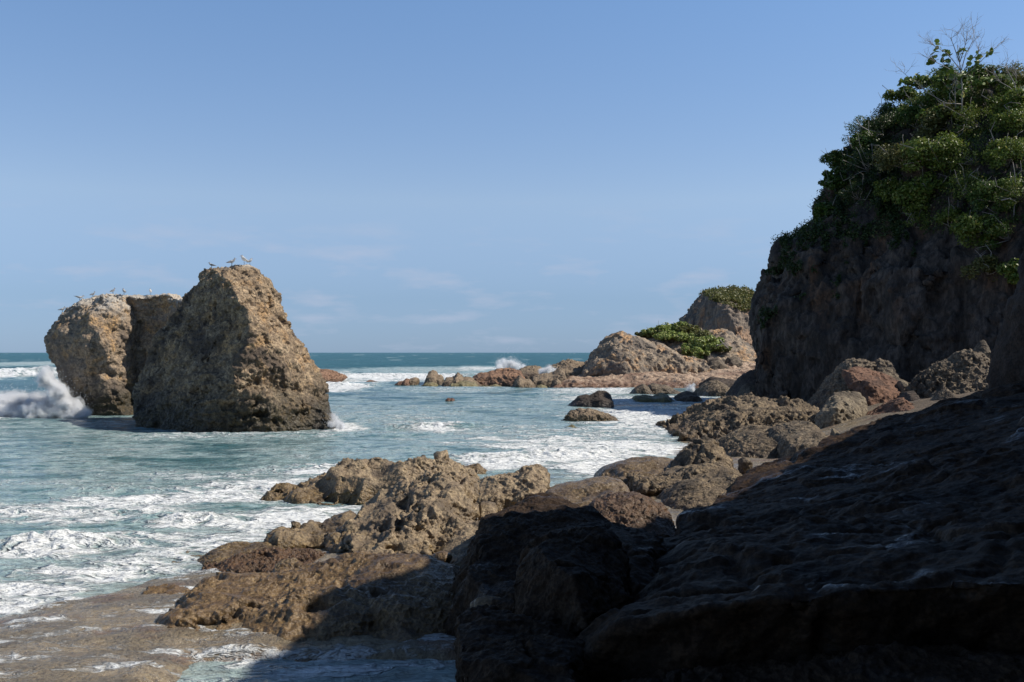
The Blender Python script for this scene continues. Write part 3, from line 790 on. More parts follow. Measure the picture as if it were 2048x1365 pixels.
# ---------------------------------------------------------------- the big dark cliff and the near cliff that shades the foreground
def W(x, y, z): return Vector((x, y, z))
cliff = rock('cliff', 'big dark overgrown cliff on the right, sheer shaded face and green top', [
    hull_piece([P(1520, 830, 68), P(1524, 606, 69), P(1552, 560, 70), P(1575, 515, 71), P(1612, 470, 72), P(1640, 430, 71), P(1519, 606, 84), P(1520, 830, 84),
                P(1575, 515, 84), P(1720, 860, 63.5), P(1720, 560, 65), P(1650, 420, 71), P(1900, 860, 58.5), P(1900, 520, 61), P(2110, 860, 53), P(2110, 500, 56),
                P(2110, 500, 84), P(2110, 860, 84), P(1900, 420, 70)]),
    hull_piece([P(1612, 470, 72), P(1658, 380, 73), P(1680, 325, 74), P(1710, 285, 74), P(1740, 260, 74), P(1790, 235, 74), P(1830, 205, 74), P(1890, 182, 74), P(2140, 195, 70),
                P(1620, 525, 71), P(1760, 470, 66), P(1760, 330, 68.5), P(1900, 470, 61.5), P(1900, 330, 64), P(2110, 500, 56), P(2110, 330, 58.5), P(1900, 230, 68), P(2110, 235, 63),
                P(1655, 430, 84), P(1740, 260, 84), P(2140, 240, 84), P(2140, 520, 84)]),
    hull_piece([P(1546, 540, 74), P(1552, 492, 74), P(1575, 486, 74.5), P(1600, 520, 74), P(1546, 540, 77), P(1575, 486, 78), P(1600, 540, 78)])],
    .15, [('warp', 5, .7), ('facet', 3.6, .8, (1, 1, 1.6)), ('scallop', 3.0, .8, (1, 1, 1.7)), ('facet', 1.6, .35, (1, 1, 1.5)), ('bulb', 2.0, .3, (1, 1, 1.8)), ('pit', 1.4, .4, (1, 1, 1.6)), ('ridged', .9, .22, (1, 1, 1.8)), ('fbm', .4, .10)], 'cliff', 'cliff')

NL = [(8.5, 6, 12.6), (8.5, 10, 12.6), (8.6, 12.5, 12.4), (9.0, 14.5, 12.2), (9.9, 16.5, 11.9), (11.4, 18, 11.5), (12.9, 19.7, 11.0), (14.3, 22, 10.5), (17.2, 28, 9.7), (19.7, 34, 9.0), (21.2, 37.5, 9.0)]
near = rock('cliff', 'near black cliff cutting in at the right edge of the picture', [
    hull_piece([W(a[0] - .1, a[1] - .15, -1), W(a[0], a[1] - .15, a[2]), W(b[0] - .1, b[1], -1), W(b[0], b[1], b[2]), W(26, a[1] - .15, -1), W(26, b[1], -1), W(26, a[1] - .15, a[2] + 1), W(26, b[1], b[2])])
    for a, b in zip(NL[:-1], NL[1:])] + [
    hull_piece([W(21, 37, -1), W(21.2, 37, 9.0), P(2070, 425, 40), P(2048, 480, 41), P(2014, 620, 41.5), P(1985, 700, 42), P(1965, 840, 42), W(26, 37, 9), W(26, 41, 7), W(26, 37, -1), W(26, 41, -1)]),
    hull_piece([W(9.4, 5, -1), W(9.4, 5, 13), W(22, 5, 14), W(22, 5, -1), W(-6, -9, -1), W(-6, -8, 13), W(-6, -16, 13), W(22, -16, 13), W(22, -16, -1), W(-6, -16, -1), W(6, -3, 13), W(6, -3.2, -1)]),  # unseen mass behind the camera, added to block sky light from the rear
    hull_piece([W(4.6, 8.3, 9.5), W(9.5, 11, 9.4), W(9.5, 11, 12.6), W(9.5, -9, 13), W(9.5, -9, 9.5), W(1.6, -9, 9.6), W(2.2, 3, 9.6), W(5, 4, 11)])],  # unseen overhang above the view, added to darken the slab below
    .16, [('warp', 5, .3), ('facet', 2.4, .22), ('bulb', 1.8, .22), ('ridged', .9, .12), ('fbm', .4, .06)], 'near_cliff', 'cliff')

# ---------------------------------------------------------------- rocks at the foot of the cliff
foot = []
def fr(name, lab, top, Yr, Yf, Yb, zb, mt, rc, k=1.0, vox=.04, bulge=.2, crp=cC, cat='rock', group='rocks tumbled at the foot of the cliff', **kw):
    pts = crp(top)
    s = abs(pts[-1][0] - pts[0][0]) / F * Yr * .55
    s = max(.35, min(s, 3.0))
    foot.append(rock(name, lab, [ridge_piece(pts, Yr, Yf, Yb, zb, bulge, **kw)], vox, rc(s, k), mt, cat=cat, group=group, seed=60 + len(foot) * 1.7))

rock('jagged_rock', 'wide jagged pitted rock mass running from the foam up towards the cliff', [
    ridge_piece(cC([(470, 735), (500, 655), (640, 540), (720, 495), (820, 430), (860, 390), (1000, 345), (1150, 305), (1330, 292), (1450, 335), (1560, 345), (1650, 322), (1800, 350), (1900, 375), (2010, 440), (2100, 560)]), 51, 44.5, 57, .1, .05),
    hull_piece([P(1340, 885, 44.5), P(1360, 905, 44), P(1480, 872, 46), P(1640, 850, 47), P(1650, 880, 44), P(1420, 850, 48), P(1560, 900, 43.5)])],
    .05, [('warp', 2, .2), ('scallop', 1.0, .38), ('ridged', .8, .25), ('pit', .45, .22), ('ridged', .25, .06), ('fbm', .12, .03)], 'jag', 'rock', 'rocks tumbled at the foot of the cliff', seed=50)
fr('rock', 'pale topped rough rock behind the shadow edge, left of the log shaped stone', [(1480, 900), (1500, 700), (1560, 610), (1700, 548), (1890, 517), (1980, 575), (2040, 650), (2110, 740), (2150, 800)], 37.5, 34, 40.5, .2, 'grey_boulder', rough, 1.1)
fr('rock', 'brown pitted rock leaning between the jagged mass and the peaked rock', [(1000, 790), (1060, 720), (1150, 662), (1250, 612), (1350, 582), (1500, 570), (1620, 590), (1680, 700)], 39, 35.5, 42, .1, 'jag', karst, .8)
rock('peaked_rock', 'peaked brown rock with a broad rough shoulder and a dark hollow underneath', [
    ridge_piece(cC([(560, 1000), (600, 945), (660, 880), (720, 815), (790, 745), (860, 725), (930, 728), (1000, 775), (1050, 830), (1095, 885), (1150, 930), (1205, 970), (1190, 1030)]), 29.5, 27.5, 31.5, .1, .1),
    ridge_piece(cC([(125, 1230), (150, 1120), (230, 1100), (310, 1112), (380, 1105), (480, 1085), (600, 1050), (760, 1000), (900, 975), (1100, 965), (1200, 985), (1140, 1080), (1080, 1180)]), 27.6, 25.6, 30, .35, .45)],
    .032, [('warp', 1.2, .12), ('facet', .9, .12), ('scallop', .5, .12), ('ridged', .35, .07), ('pit', .25, .07), ('fbm', .10, .022)], 'jag', 'rock', 'rocks tumbled at the foot of the cliff', seed=53)
fr('rock', 'low dark rock filling the hollow between the peaked rock and the slab', [(430, 1330), (520, 1230), (640, 1150), (800, 1120), (960, 1130), (1080, 1120), (1150, 1090), (1250, 1080)], 24.8, 22.8, 27, .0, 'jag', rough, 1, .03)
fr('stone', 'small upright post shaped stone at the shadow edge', [(1228, 1015), (1236, 915), (1262, 893), (1310, 897), (1332, 930), (1336, 1010)], 30.3, 29.9, 30.8, .6, 'grey_boulder', roundy, 1, .02)
fr('boulder', 'smooth wet rounded boulder left of the peaked rock, foam behind it', [(935, 240), (950, 190), (1000, 138), (1060, 108), (1130, 90), (1300, 85), (1420, 92), (1490, 130), (1530, 200)], 30.5, 28.3, 32.5, 0, 'wet_rock', roundy, 1.2, .028, crp=cF, cat='boulder')
rock('boulder', 'big pitted reddish brown boulder, sunlit below the cliff face', [
    hull_piece([P(*cD([(468, 400)])[0], 53), P(*cD([(478, 352)])[0], 53), P(*cD([(600, 322)])[0], 54), P(*cD([(720, 350)])[0], 54), P(*cD([(850, 432)])[0], 53.5), P(*cD([(985, 482)])[0], 53), P(*cD([(1010, 525)])[0], 52),
                P(*cD([(985, 590)])[0], 51), P(*cD([(860, 640)])[0], 50), P(*cD([(760, 710)])[0], 50), P(*cD([(680, 700)])[0], 50), P(*cD([(620, 560)])[0], 50.6), P(*cD([(500, 480)])[0], 52), P(*cD([(700, 470)])[0], 50.4),
                P(*cD([(600, 330)])[0], 56), P(*cD([(980, 500)])[0], 56)])],
    .035, [('warp', 1.5, .1), ('bulb', 1.1, .12), ('scallop', .42, .08), ('pit', .32, .14), ('fbm', .12, .02)], 'red_boulder', 'boulder', 'rocks tumbled at the foot of the cliff', seed=55)
rock('rock', 'grey crumbly rock heap behind and above the pitted reddish boulder', [
    ridge_piece(cD([(200, 650), (280, 560), (340, 470), (430, 330), (480, 275), (560, 255), (640, 270), (700, 285), (760, 264), (850, 275), (890, 330), (915, 400), (930, 470)]), 56, 53, 60, .5, .1)],
    .05, [('warp', 1.5, .15), ('knob', .35, .16), ('ridged', .4, .10), ('knob', .15, .05), ('fbm', .1, .03)], 'grey_boulder', 'rock', 'rocks tumbled at the foot of the cliff', seed=56)
rock('boulder', 'pale rounded boulder with a pitted front, left below the reddish one', [
    hull_piece([P(*cD([(215, 760)])[0], 46), P(*cD([(270, 680)])[0], 46), P(*cD([(400, 550)])[0], 47), P(*cD([(480, 535)])[0], 47.3), P(*cD([(600, 550)])[0], 47.3), P(*cD([(645, 600)])[0], 47), P(*cD([(678, 730)])[0], 46.5),
                P(*cD([(600, 810)])[0], 45), P(*cD([(480, 880)])[0], 44.5), P(*cD([(300, 925)])[0], 44.5), P(*cD([(225, 860)])[0], 45), P(*cD([(400, 680)])[0], 44.6), P(*cD([(540, 700)])[0], 45.0), P(*cD([(300, 720)])[0], 45),
                P(*cD([(300, 700)])[0], 48.5), P(*cD([(640, 640)])[0], 49)])],
    .028, [('warp', 1.2, .12), ('bulb', .9, .12), ('scallop', .4, .05), ('pit', .3, .12), ('fbm', .1, .02)], 'pale_boulder', 'boulder', 'rocks tumbled at the foot of the cliff', seed=57)
fr('boulder', 'low orange brown slab of rock slanting along the shadow edge', [(455, 920), (480, 880), (600, 805), (730, 722), (830, 640), (880, 605), (940, 595), (1000, 640), (1080, 655), (1170, 655)], 45.5, 43.2, 47, .9, 'red_boulder', rough, 1, .03, crp=cD, cat='boulder')
fr('rock', 'tallest rough rock pile right of the reddish boulder, lit from above', [(1085, 600), (1100, 470), (1190, 362), (1240, 345), (1300, 290), (1400, 258), (1450, 200), (1560, 168), (1600, 190), (1665, 210), (1700, 330), (1720, 500)], 49.5, 46, 53, .6, 'grey_boulder', karst, 1.8, .04, crp=cD)
fr('rock', 'small sunlit rock with a hole at the foot of the tallest pile', [(1225, 690), (1250, 620), (1300, 560), (1370, 510), (1410, 550), (1432, 590), (1440, 680)], 45.5, 44.2, 47, 1.1, 'grey_boulder', karst, .9, .025, crp=cD)
fr('stone', 'dark grey stone wedged between the reddish boulder and the tallest pile', [(965, 640), (985, 580), (1015, 540), (1080, 530), (1110, 600), (1115, 650)], 48, 47, 49.5, 1.3, 'dark_boulder', rough, .8, .025, crp=cD)
fr('stone', 'whitish flat stone lying right behind the reddish boulder', [(945, 470), (955, 445), (985, 435), (1040, 465), (1075, 500), (1080, 515)], 52, 51.3, 52.8, 1.9, 'pale_boulder', roundy, 1, .025, crp=cD)
fr('stone', 'small white topped stone perched highest on the right, at the black cliff', [(1590, 210), (1630, 140), (1660, 100), (1690, 84), (1715, 100), (1720, 170)], 50.5, 49.8, 51.2, 3.2, 'grey_boulder', rough, 1, .025, crp=cD)
fr('stone', 'small reddish stone left of the pale wedge', [(190, 990), (240, 955), (310, 930), (365, 925), (385, 960), (385, 1000)], 39.5, 38.8, 40.4, .1, 'red_boulder', roundy, 1, .02, crp=cD)
fr('stone', 'pale pointed wedge of stone sticking up at the shadow edge', [(362, 900), (370, 860), (395, 870), (430, 898), (475, 938), (478, 960)], 41, 40.6, 41.4, .1, 'pale_boulder', roundy, .5, .02, crp=cD)

# ---------------------------------------------------------------- foreground rocks
rock('shore_rock', 'long sunlit rock with scalloped crest lying in the foam, left of centre', [
    ridge_piece(cE([(48, 480), (56, 385), (110, 352), (165, 372), (230, 372), (300, 320), (400, 266), (470, 238), (540, 210), (600, 176), (640, 190), (700, 170), (780, 168), (850, 146), (900, 160), (1000, 150),
                   (1070, 130), (1150, 140), (1250, 120), (1310, 130), (1342, 95), (1385, 110), (1450, 170), (1530, 230), (1640, 310)]), 28.2, 25.9, 31, 0, .1, n=80)] + [
    hull_piece([P(*cE([(u, v - 14)])[0], 28.1), P(*cE([(u - 60, v + 70)])[0], 28.1), P(*cE([(u + 75, v + 60)])[0], 28.1), P(*cE([(u, v + 120)])[0], 27.3), P(*cE([(u, v + 90)])[0], 28.8)])
    for u, v in ((595, 176), (850, 146), (1070, 130), (1345, 92), (400, 262), (110, 350))],
    .024, [('warp', 1.4, .08), ('facet', 1.4, .10), ('scallop', 1.1, .70, (1, 1, 1.5)), ('ridged', .6, .06), ('scallop', .3, .04), ('ridged', .2, .035), ('fbm', .08, .014)], 'shore_rock', 'rock', 'rocks of the near shore', seed=70, smooth_it=1)
rock('shore_rock', 'large fluted rock rising to a rounded overhanging head, centre foreground', [
    ridge_piece(cE([(140, 985), (350, 800), (480, 705), (600, 640), (700, 580), (730, 495), (850, 440), (950, 370), (1030, 325), (1100, 332), (1200, 300), (1280, 235), (1400, 212), (1500, 240), (1600, 300)]), 21.6, 18.2, 23.4, .15, .05, n=70),
    hull_piece([P(*cE([(1180, 300)])[0], 21.4), P(*cE([(1400, 212)])[0], 21.4), P(*cE([(1500, 240)])[0], 21.4), P(*cE([(1625, 320)])[0], 21.2), P(*cE([(1640, 430)])[0], 20.7), P(*cE([(1605, 590)])[0], 19.9),
                P(*cE([(1540, 620)])[0], 19.6), P(*cE([(1400, 520)])[0], 19.3), P(*cE([(1200, 480)])[0], 19.2), P(*cE([(1100, 640)])[0], 18.7), P(*cE([(1250, 860)])[0], 18.2), P(*cE([(1150, 700)])[0], 18.4),
                P(*cE([(1300, 620)])[0], 19.0), P(*cE([(1250, 400)])[0], 19.9), P(*cE([(1000, 560)])[0], 19.6), P(*cE([(1600, 340)])[0], 23), P(*cE([(1200, 380)])[0], 23)]),
    hull_piece([P(*cE([(700, 900)])[0], 17.4), P(*cE([(1260, 900)])[0], 17.6), P(*cE([(980, 640)])[0], 18.4), P(*cE([(1240, 640)])[0], 18.8), P(*cE([(600, 700)])[0], 20), P(*cE([(1240, 800)])[0], 20.5), P(*cE([(700, 900)])[0], 20.5)])],
    .022, [('warp', 1.2, .10), ('facet', 1.4, .12), ('scallop', .75, .30, (.8, 1.2, 1.6)), ('ridged', .5, .05), ('scallop', .3, .05), ('pit', .3, .07), ('ridged', .16, .03), ('fbm', .06, .010)], 'shore_rock', 'rock', 'rocks of the near shore', seed=71, smooth_it=1)
def near_rock(lab, top, Yr, Yf, Yb, zb, mt, spec, vox, crp=cE, bulge=.2, name='shore_rock', cat='rock', extra=(), seed=0, **kw):
    return rock(name, lab, [ridge_piece(crp(top), Yr, Yf, Yb, zb, bulge, **kw)] + list(extra), vox, spec, mt, cat, 'rocks of the near shore', seed=seed)
near_rock('low leaning rock behind the left slope of the fluted rock', [(225, 790), (260, 740), (330, 690), (450, 592), (540, 555), (620, 530), (665, 565), (700, 620)], 22.3, 21.4, 23.6, 0, 'shore_rock', rough(1.0, .8), .022, seed=72)
near_rock('wet block in the gap below the overhanging head of the fluted rock', [(1240, 860), (1330, 790), (1400, 720), (1480, 660), (1560, 618), (1680, 622), (1730, 680), (1740, 800)], 19.0, 16.6, 20.4, 0, 'shore_rock', roundy(1.2, 1.3), .02, seed=73)
near_rock('golden wet rock between the fluted rock and the smooth brown one', [(150, 300), (175, 245), (240, 210), (300, 190), (430, 182), (470, 150), (505, 140), (590, 155), (630, 190), (640, 230), (632, 300)], 25, 23.6, 26.8, 0, 'shore_rock', [('warp', 1, .1), ('bulb', .7, .15), ('scallop', .3, .06), ('ridged', .2, .03), ('fbm', .07, .012)], .022, crp=cF, seed=74)
near_rock('small pointed rock alone in the surf behind the golden one', [(70, 172), (85, 142), (130, 132), (180, 121), (205, 150), (232, 176)], 33.5, 32.8, 34.3, 0, 'shore_rock', karst(.8, .8), .02, crp=cF, seed=75)
near_rock('smooth brown glistening boulder in front of the foam, centre right', [(560, 330), (640, 262), (800, 238), (920, 215), (1020, 210), (1085, 228), (1120, 265), (1135, 330)], 24, 20.8, 26, 0, 'wet_rock', roundy(1.6, 1.0), .022, crp=cF, name='boulder', cat='boulder', seed=76)
near_rock('rough crusted reddish brown boulder, rounded, beside the dark boulder', [(875, 430), (930, 360), (1010, 325), (1100, 305), (1200, 310), (1300, 340), (1370, 385), (1392, 440), (1388, 500)], 20.5, 18.6, 22, .1, 'moss_rock', [('warp', .8, .06), ('bulb', .5, .08), ('knob', .16, .09), ('knob', .07, .03), ('fbm', .04, .01)], .016, crp=cF, name='boulder', cat='boulder', seed=77)
near_rock('small stone in the white water right of the fluted rock', [(185, 415), (200, 365), (250, 355), (290, 370), (300, 420)], 21.5, 20.8, 22.3, 0, 'shore_rock', roundy(.5), .02, crp=cF, name='stone', seed=78)
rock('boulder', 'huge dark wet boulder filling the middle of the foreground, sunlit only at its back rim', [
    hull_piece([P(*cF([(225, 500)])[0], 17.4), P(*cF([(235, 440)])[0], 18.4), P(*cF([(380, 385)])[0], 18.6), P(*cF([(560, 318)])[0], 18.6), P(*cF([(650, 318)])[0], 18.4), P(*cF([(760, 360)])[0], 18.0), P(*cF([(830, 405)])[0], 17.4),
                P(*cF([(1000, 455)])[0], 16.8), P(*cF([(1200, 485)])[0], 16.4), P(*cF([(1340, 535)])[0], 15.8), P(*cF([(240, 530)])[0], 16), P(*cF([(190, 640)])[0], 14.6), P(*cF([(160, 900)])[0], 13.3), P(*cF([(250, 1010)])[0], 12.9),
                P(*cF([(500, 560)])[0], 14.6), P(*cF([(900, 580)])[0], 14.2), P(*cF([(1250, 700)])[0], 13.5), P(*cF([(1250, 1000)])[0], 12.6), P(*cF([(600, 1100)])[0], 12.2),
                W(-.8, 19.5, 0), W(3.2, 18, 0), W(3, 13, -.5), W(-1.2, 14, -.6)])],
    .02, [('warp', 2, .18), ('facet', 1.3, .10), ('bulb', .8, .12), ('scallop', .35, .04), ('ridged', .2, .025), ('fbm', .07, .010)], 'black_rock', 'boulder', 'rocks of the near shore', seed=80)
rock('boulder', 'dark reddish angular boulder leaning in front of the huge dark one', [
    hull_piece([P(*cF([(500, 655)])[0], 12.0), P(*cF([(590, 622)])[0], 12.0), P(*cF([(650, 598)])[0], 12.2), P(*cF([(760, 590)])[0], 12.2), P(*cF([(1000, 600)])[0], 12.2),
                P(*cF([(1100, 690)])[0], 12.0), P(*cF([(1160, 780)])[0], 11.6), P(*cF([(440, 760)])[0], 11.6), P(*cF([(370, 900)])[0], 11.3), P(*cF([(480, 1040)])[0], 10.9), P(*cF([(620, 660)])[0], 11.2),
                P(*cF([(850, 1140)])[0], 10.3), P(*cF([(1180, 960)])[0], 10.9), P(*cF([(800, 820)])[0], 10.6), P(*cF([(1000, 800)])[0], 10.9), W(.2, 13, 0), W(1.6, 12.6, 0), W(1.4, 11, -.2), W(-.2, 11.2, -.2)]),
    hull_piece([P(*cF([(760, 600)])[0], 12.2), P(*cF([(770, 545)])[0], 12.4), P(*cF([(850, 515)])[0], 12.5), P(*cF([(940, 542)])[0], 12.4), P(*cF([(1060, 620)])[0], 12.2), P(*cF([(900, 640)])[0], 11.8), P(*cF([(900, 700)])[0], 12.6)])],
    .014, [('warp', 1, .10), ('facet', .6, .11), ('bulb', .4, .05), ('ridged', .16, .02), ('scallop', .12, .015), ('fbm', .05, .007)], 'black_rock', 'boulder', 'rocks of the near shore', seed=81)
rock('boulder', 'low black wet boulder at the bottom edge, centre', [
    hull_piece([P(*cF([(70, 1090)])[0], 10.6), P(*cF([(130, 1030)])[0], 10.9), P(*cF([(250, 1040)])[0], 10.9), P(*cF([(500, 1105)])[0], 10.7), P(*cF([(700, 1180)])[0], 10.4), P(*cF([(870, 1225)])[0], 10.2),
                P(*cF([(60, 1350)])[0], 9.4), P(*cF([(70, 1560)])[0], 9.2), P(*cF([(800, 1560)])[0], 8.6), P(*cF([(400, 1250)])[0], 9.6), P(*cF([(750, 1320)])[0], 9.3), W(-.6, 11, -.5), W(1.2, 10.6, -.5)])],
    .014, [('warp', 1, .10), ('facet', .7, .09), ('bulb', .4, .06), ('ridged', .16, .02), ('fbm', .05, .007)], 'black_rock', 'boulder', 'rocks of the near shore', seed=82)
near_rock('small flat wet stone in the channel between the dark boulders', [(130, 1010), (170, 975), (250, 960), (320, 975), (350, 1010)], 12.9, 12.5, 13.3, .0, 'near_wet', roundy(.5), .014, crp=cF, name='stone', seed=83)
near_rock('pale flat stone just right of the flat topped rock, by the channel', [(1500, 1010), (1540, 955), (1600, 935), (1660, 950), (1700, 1010)], 15.6, 15.0, 16.2, .0, 'shore_rock', roundy(.5), .014, crp=cE, name='stone', seed=84)

rock('shore_rock', 'largest near rock at lower left, flat top half in shadow and sunlit pitted left slope', [
    ridge_piece(c5([(730, 1180), (800, 1130), (900, 1010), (1000, 935), (1050, 862), (1110, 838), (1200, 822), (1300, 810), (1420, 800), (1600, 772), (1760, 755), (1900, 735), (2100, 712), (2300, 700), (2400, 715), (2480, 740), (2520, 850)]), 15.8, 13.2, 17.6, .0, .10, n=60),
    hull_piece([P(560, 1128, 17.2), P(900, 1112, 17.2), P(910, 1140, 16.6), P(560, 1150, 16), P(930, 1230, 13.9), P(560, 1290, 13.4), P(890, 1310, 13.3), P(600, 1180, 14.6), P(880, 1180, 14.6), P(540, 1150, 17)]),
    ridge_piece([(255, 1312), (330, 1290), (450, 1286), (560, 1284), (700, 1286), (850, 1292), (940, 1300)], 13.6, 12.7, 14.4, -.1, .1)],
    .017, [('warp', 1.3, .12), ('facet', 1.8, .06), ('scallop', 1.3, .22), ('bulb', .9, .05), ('pit', .6, .16), ('scallop', .25, .035), ('ridged', .2, .03), ('fbm', .05, .010)], 'near_wet', 'rock', 'rocks of the near shore', seed=85)
near_rock('low tan rock awash at the end of the shelf, left of the fluted rock', [(1440, 455), (1530, 410), (1650, 350), (1750, 295), (1800, 282), (1900, 288), (2020, 276), (2130, 285), (2230, 300), (2300, 330)], 19.6, 18.5, 20.6, .0, 'shore_rock', rough(.9, .8), .02, crp=c7, seed=86)
near_rock('dark red weed covered ledge between the low tan rock and the fluted rock', [(1680, 470), (1780, 400), (1900, 350), (2050, 335), (2200, 325), (2400, 330), (2520, 350)], 18.9, 17.6, 19.6, .0, 'moss_rock', [('warp', .6, .06), ('knob', .12, .07), ('ridged', .15, .05), ('fbm', .05, .015)], .016, crp=c7, seed=87)
near_rock('small pale nub of rock at the left foot of the fluted rock', [(25, 1010), (60, 935), (120, 905), (185, 900), (210, 950), (220, 1000)], 17.6, 17.1, 18.0, .05, 'shore_rock', karst(.6, .7), .014, seed=88)
near_rock('lowest brown ledge with mussels at the bottom left edge of the picture', [(120, 1345), (240, 1290), (300, 1250), (450, 1232), (600, 1225), (750, 1200), (850, 1182), (960, 1172), (1040, 1185), (1100, 1230), (1180, 1270)], 13.25, 12.6, 13.8, .0, 'near_wet', [('warp', .8, .06), ('scallop', .4, .07), ('knob', .08, .02), ('fbm', .05, .012)], .014, crp=c7, seed=89)

# the great dark slab
A_ = [(1150, 1293, 10.5), (1194, 1236, 11), (1260, 1192, 12.2), (1312, 1122, 14.5), (1312, 1070, 16.5), (1360, 1032, 18.5), (1425, 990, 22), (1474, 950, 24.5), (1531, 928, 27), (1654, 886, 31), (1764, 838, 35.5), (1935, 808, 40), (2060, 780, 43)]
B_ = [(1150, 1310, 9.6), (1250, 1225, 9.4), (1400, 1219, 9.0), (1560, 1196, 8.9), (1720, 1165, 8.8), (1880, 1148, 8.8), (2060, 1146, 8.7)]
Bw = [P(*b) for b in B_] + [W(7.0, 10.5, 2.25), W(9.4, 14, 2.6), W(11.5, 20, 2.8), W(15.4, 28, 2.9), W(20, 38, 3.0), W(24, 43, 3.0)]
rings = []
for i, a in enumerate(A_):
    pa = P(*a); pb = Bw[i]
    nb = Vector((0, -1, 0)) if i < 7 else Vector((.6, -.5, 0))
    r = [Vector((pa.x + .1, pa.y + .9, -1)), Vector((pa.x + .02, pa.y + .35, pa.z - .45)), pa]
    for k in (.25, .5, .75):
        q = pa.lerp(pb, k); q.z += .10 * math.sin(k * math.pi); r.append(q)
    und = .12 if i < 7 else 0.0
    r += [pb, pb + Vector((0, und, -.35)), pb + Vector((0, und * 1.5 + .1, -1.3)), Vector((pb.x, pb.y + und, -1.2))]
    rings.append(r)
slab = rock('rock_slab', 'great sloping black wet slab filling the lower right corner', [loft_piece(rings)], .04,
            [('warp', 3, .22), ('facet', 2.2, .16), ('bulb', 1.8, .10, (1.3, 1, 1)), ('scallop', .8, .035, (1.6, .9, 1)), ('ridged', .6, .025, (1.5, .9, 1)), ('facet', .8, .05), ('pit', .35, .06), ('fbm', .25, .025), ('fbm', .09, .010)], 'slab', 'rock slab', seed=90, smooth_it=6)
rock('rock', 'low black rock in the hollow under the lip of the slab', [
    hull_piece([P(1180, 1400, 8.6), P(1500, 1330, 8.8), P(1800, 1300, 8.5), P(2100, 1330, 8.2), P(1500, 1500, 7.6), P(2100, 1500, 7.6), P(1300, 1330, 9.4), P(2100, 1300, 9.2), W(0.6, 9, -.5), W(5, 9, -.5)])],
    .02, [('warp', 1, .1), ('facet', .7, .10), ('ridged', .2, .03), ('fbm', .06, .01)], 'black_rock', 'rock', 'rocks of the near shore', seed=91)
# ---------------------------------------------------------------- ray tools for setting small things down on the rocks
def bvh(o):
    me = o.data
    co = np.empty(len(me.vertices) * 3, np.float32); me.vertices.foreach_get('co', co)
    return BVHTree.FromPolygons([tuple(c) for c in co.reshape(-1, 3).tolist()], [tuple(p.vertices) for p in me.polygons])
T_cliff, T_big, T_left, T_bank, T_hill = bvh(cliff), bvh(big), bvh(ls), bvh(bank), bvh(hill)
EYE = Vector((0, 0, CAMZ))
def ray(tree, px, py):
    d = (P(px, py, 10) - EYE).normalized()
    return tree.ray_cast(EYE, d)
def drop(tree, x, y, z=60):
    h = tree.ray_cast(Vector((x, y, z)), Vector((0, 0, -1)))
    return h[0]

# ---------------------------------------------------------------- plants
def leaves(name, cen, nrm, size, mat, parent, rng, round_=False, ratio=.5):
    n = len(cen)
    cen = np.asarray(cen, np.float32); nrm = np.asarray(nrm, np.float32)
    nrm /= np.linalg.norm(nrm, axis=1)[:, None] + 1e-9
    a = rng.normal(size=(n, 3)).astype(np.float32)
    u = np.cross(nrm, a); u /= np.linalg.norm(u, axis=1)[:, None] + 1e-9
    v = np.cross(nrm, u)
    L_ = (size * (.6 + .8 * rng.rand(n))).astype(np.float32)[:, None]
    if round_:
        k = 6; ang = np.arange(k) / k * 2 * math.pi
        V = np.stack([cen + u * L_ * .5 * math.cos(t) + v * L_ * .46 * math.sin(t) + nrm * L_ * .10 * abs(math.sin(t)) for t in ang], 1)
    else:
        k = 4
        V = np.stack([cen - u * L_ * .5, cen + v * L_ * ratio * .5 + nrm * L_ * .06, cen + u * L_ * .5, cen - v * L_ * ratio * .5 + nrm * L_ * .06], 1)
    V = V.reshape(-1, 3)
    Fc = np.arange(n * k).reshape(n, k)
    o = mesh_obj(name, V, Fc, mat, parent, smooth=False)
    at = o.data.attributes.new('leafvar', 'FLOAT', 'POINT')
    at.data.foreach_set('value', np.repeat(rng.rand(n), k).astype(np.float32))
    return o

def tube(bm, pts, r0, r1, sides=5):
    prev = None; n = len(pts)
    for i, p in enumerate(pts):
        p = Vector(p)
        d = (Vector(pts[min(i + 1, n - 1)]) - Vector(pts[max(i - 1, 0)])).normalized()
        s = d.cross(Vector((.3, .9, .2))).normalized(); t = d.cross(s)
        r = r0 + (r1 - r0) * i / max(n - 1, 1)
        ring = [bm.verts.new(p + s * r * math.cos(k * 2 * math.pi / sides) + t * r * math.sin(k * 2 * math.pi / sides)) for k in range(sides)]
        if prev:
            for k in range(sides):
                bm.faces.new((prev[k], prev[(k + 1) % sides], ring[(k + 1) % sides], ring[k]))
        else: bm.faces.new(ring[::-1])
        prev = ring
    bm.faces.new(prev)

def bm_obj(name, bm, mat, parent=None):
    me = bpy.data.meshes.new(name); bm.to_mesh(me); bm.free()
    me.polygons.foreach_set('use_smooth', [True] * len(me.polygons))
    me.materials.append(mat)
    o = bpy.data.objects.new(name, me); C.objects.link(o)
    if parent: o.parent = parent
    return o

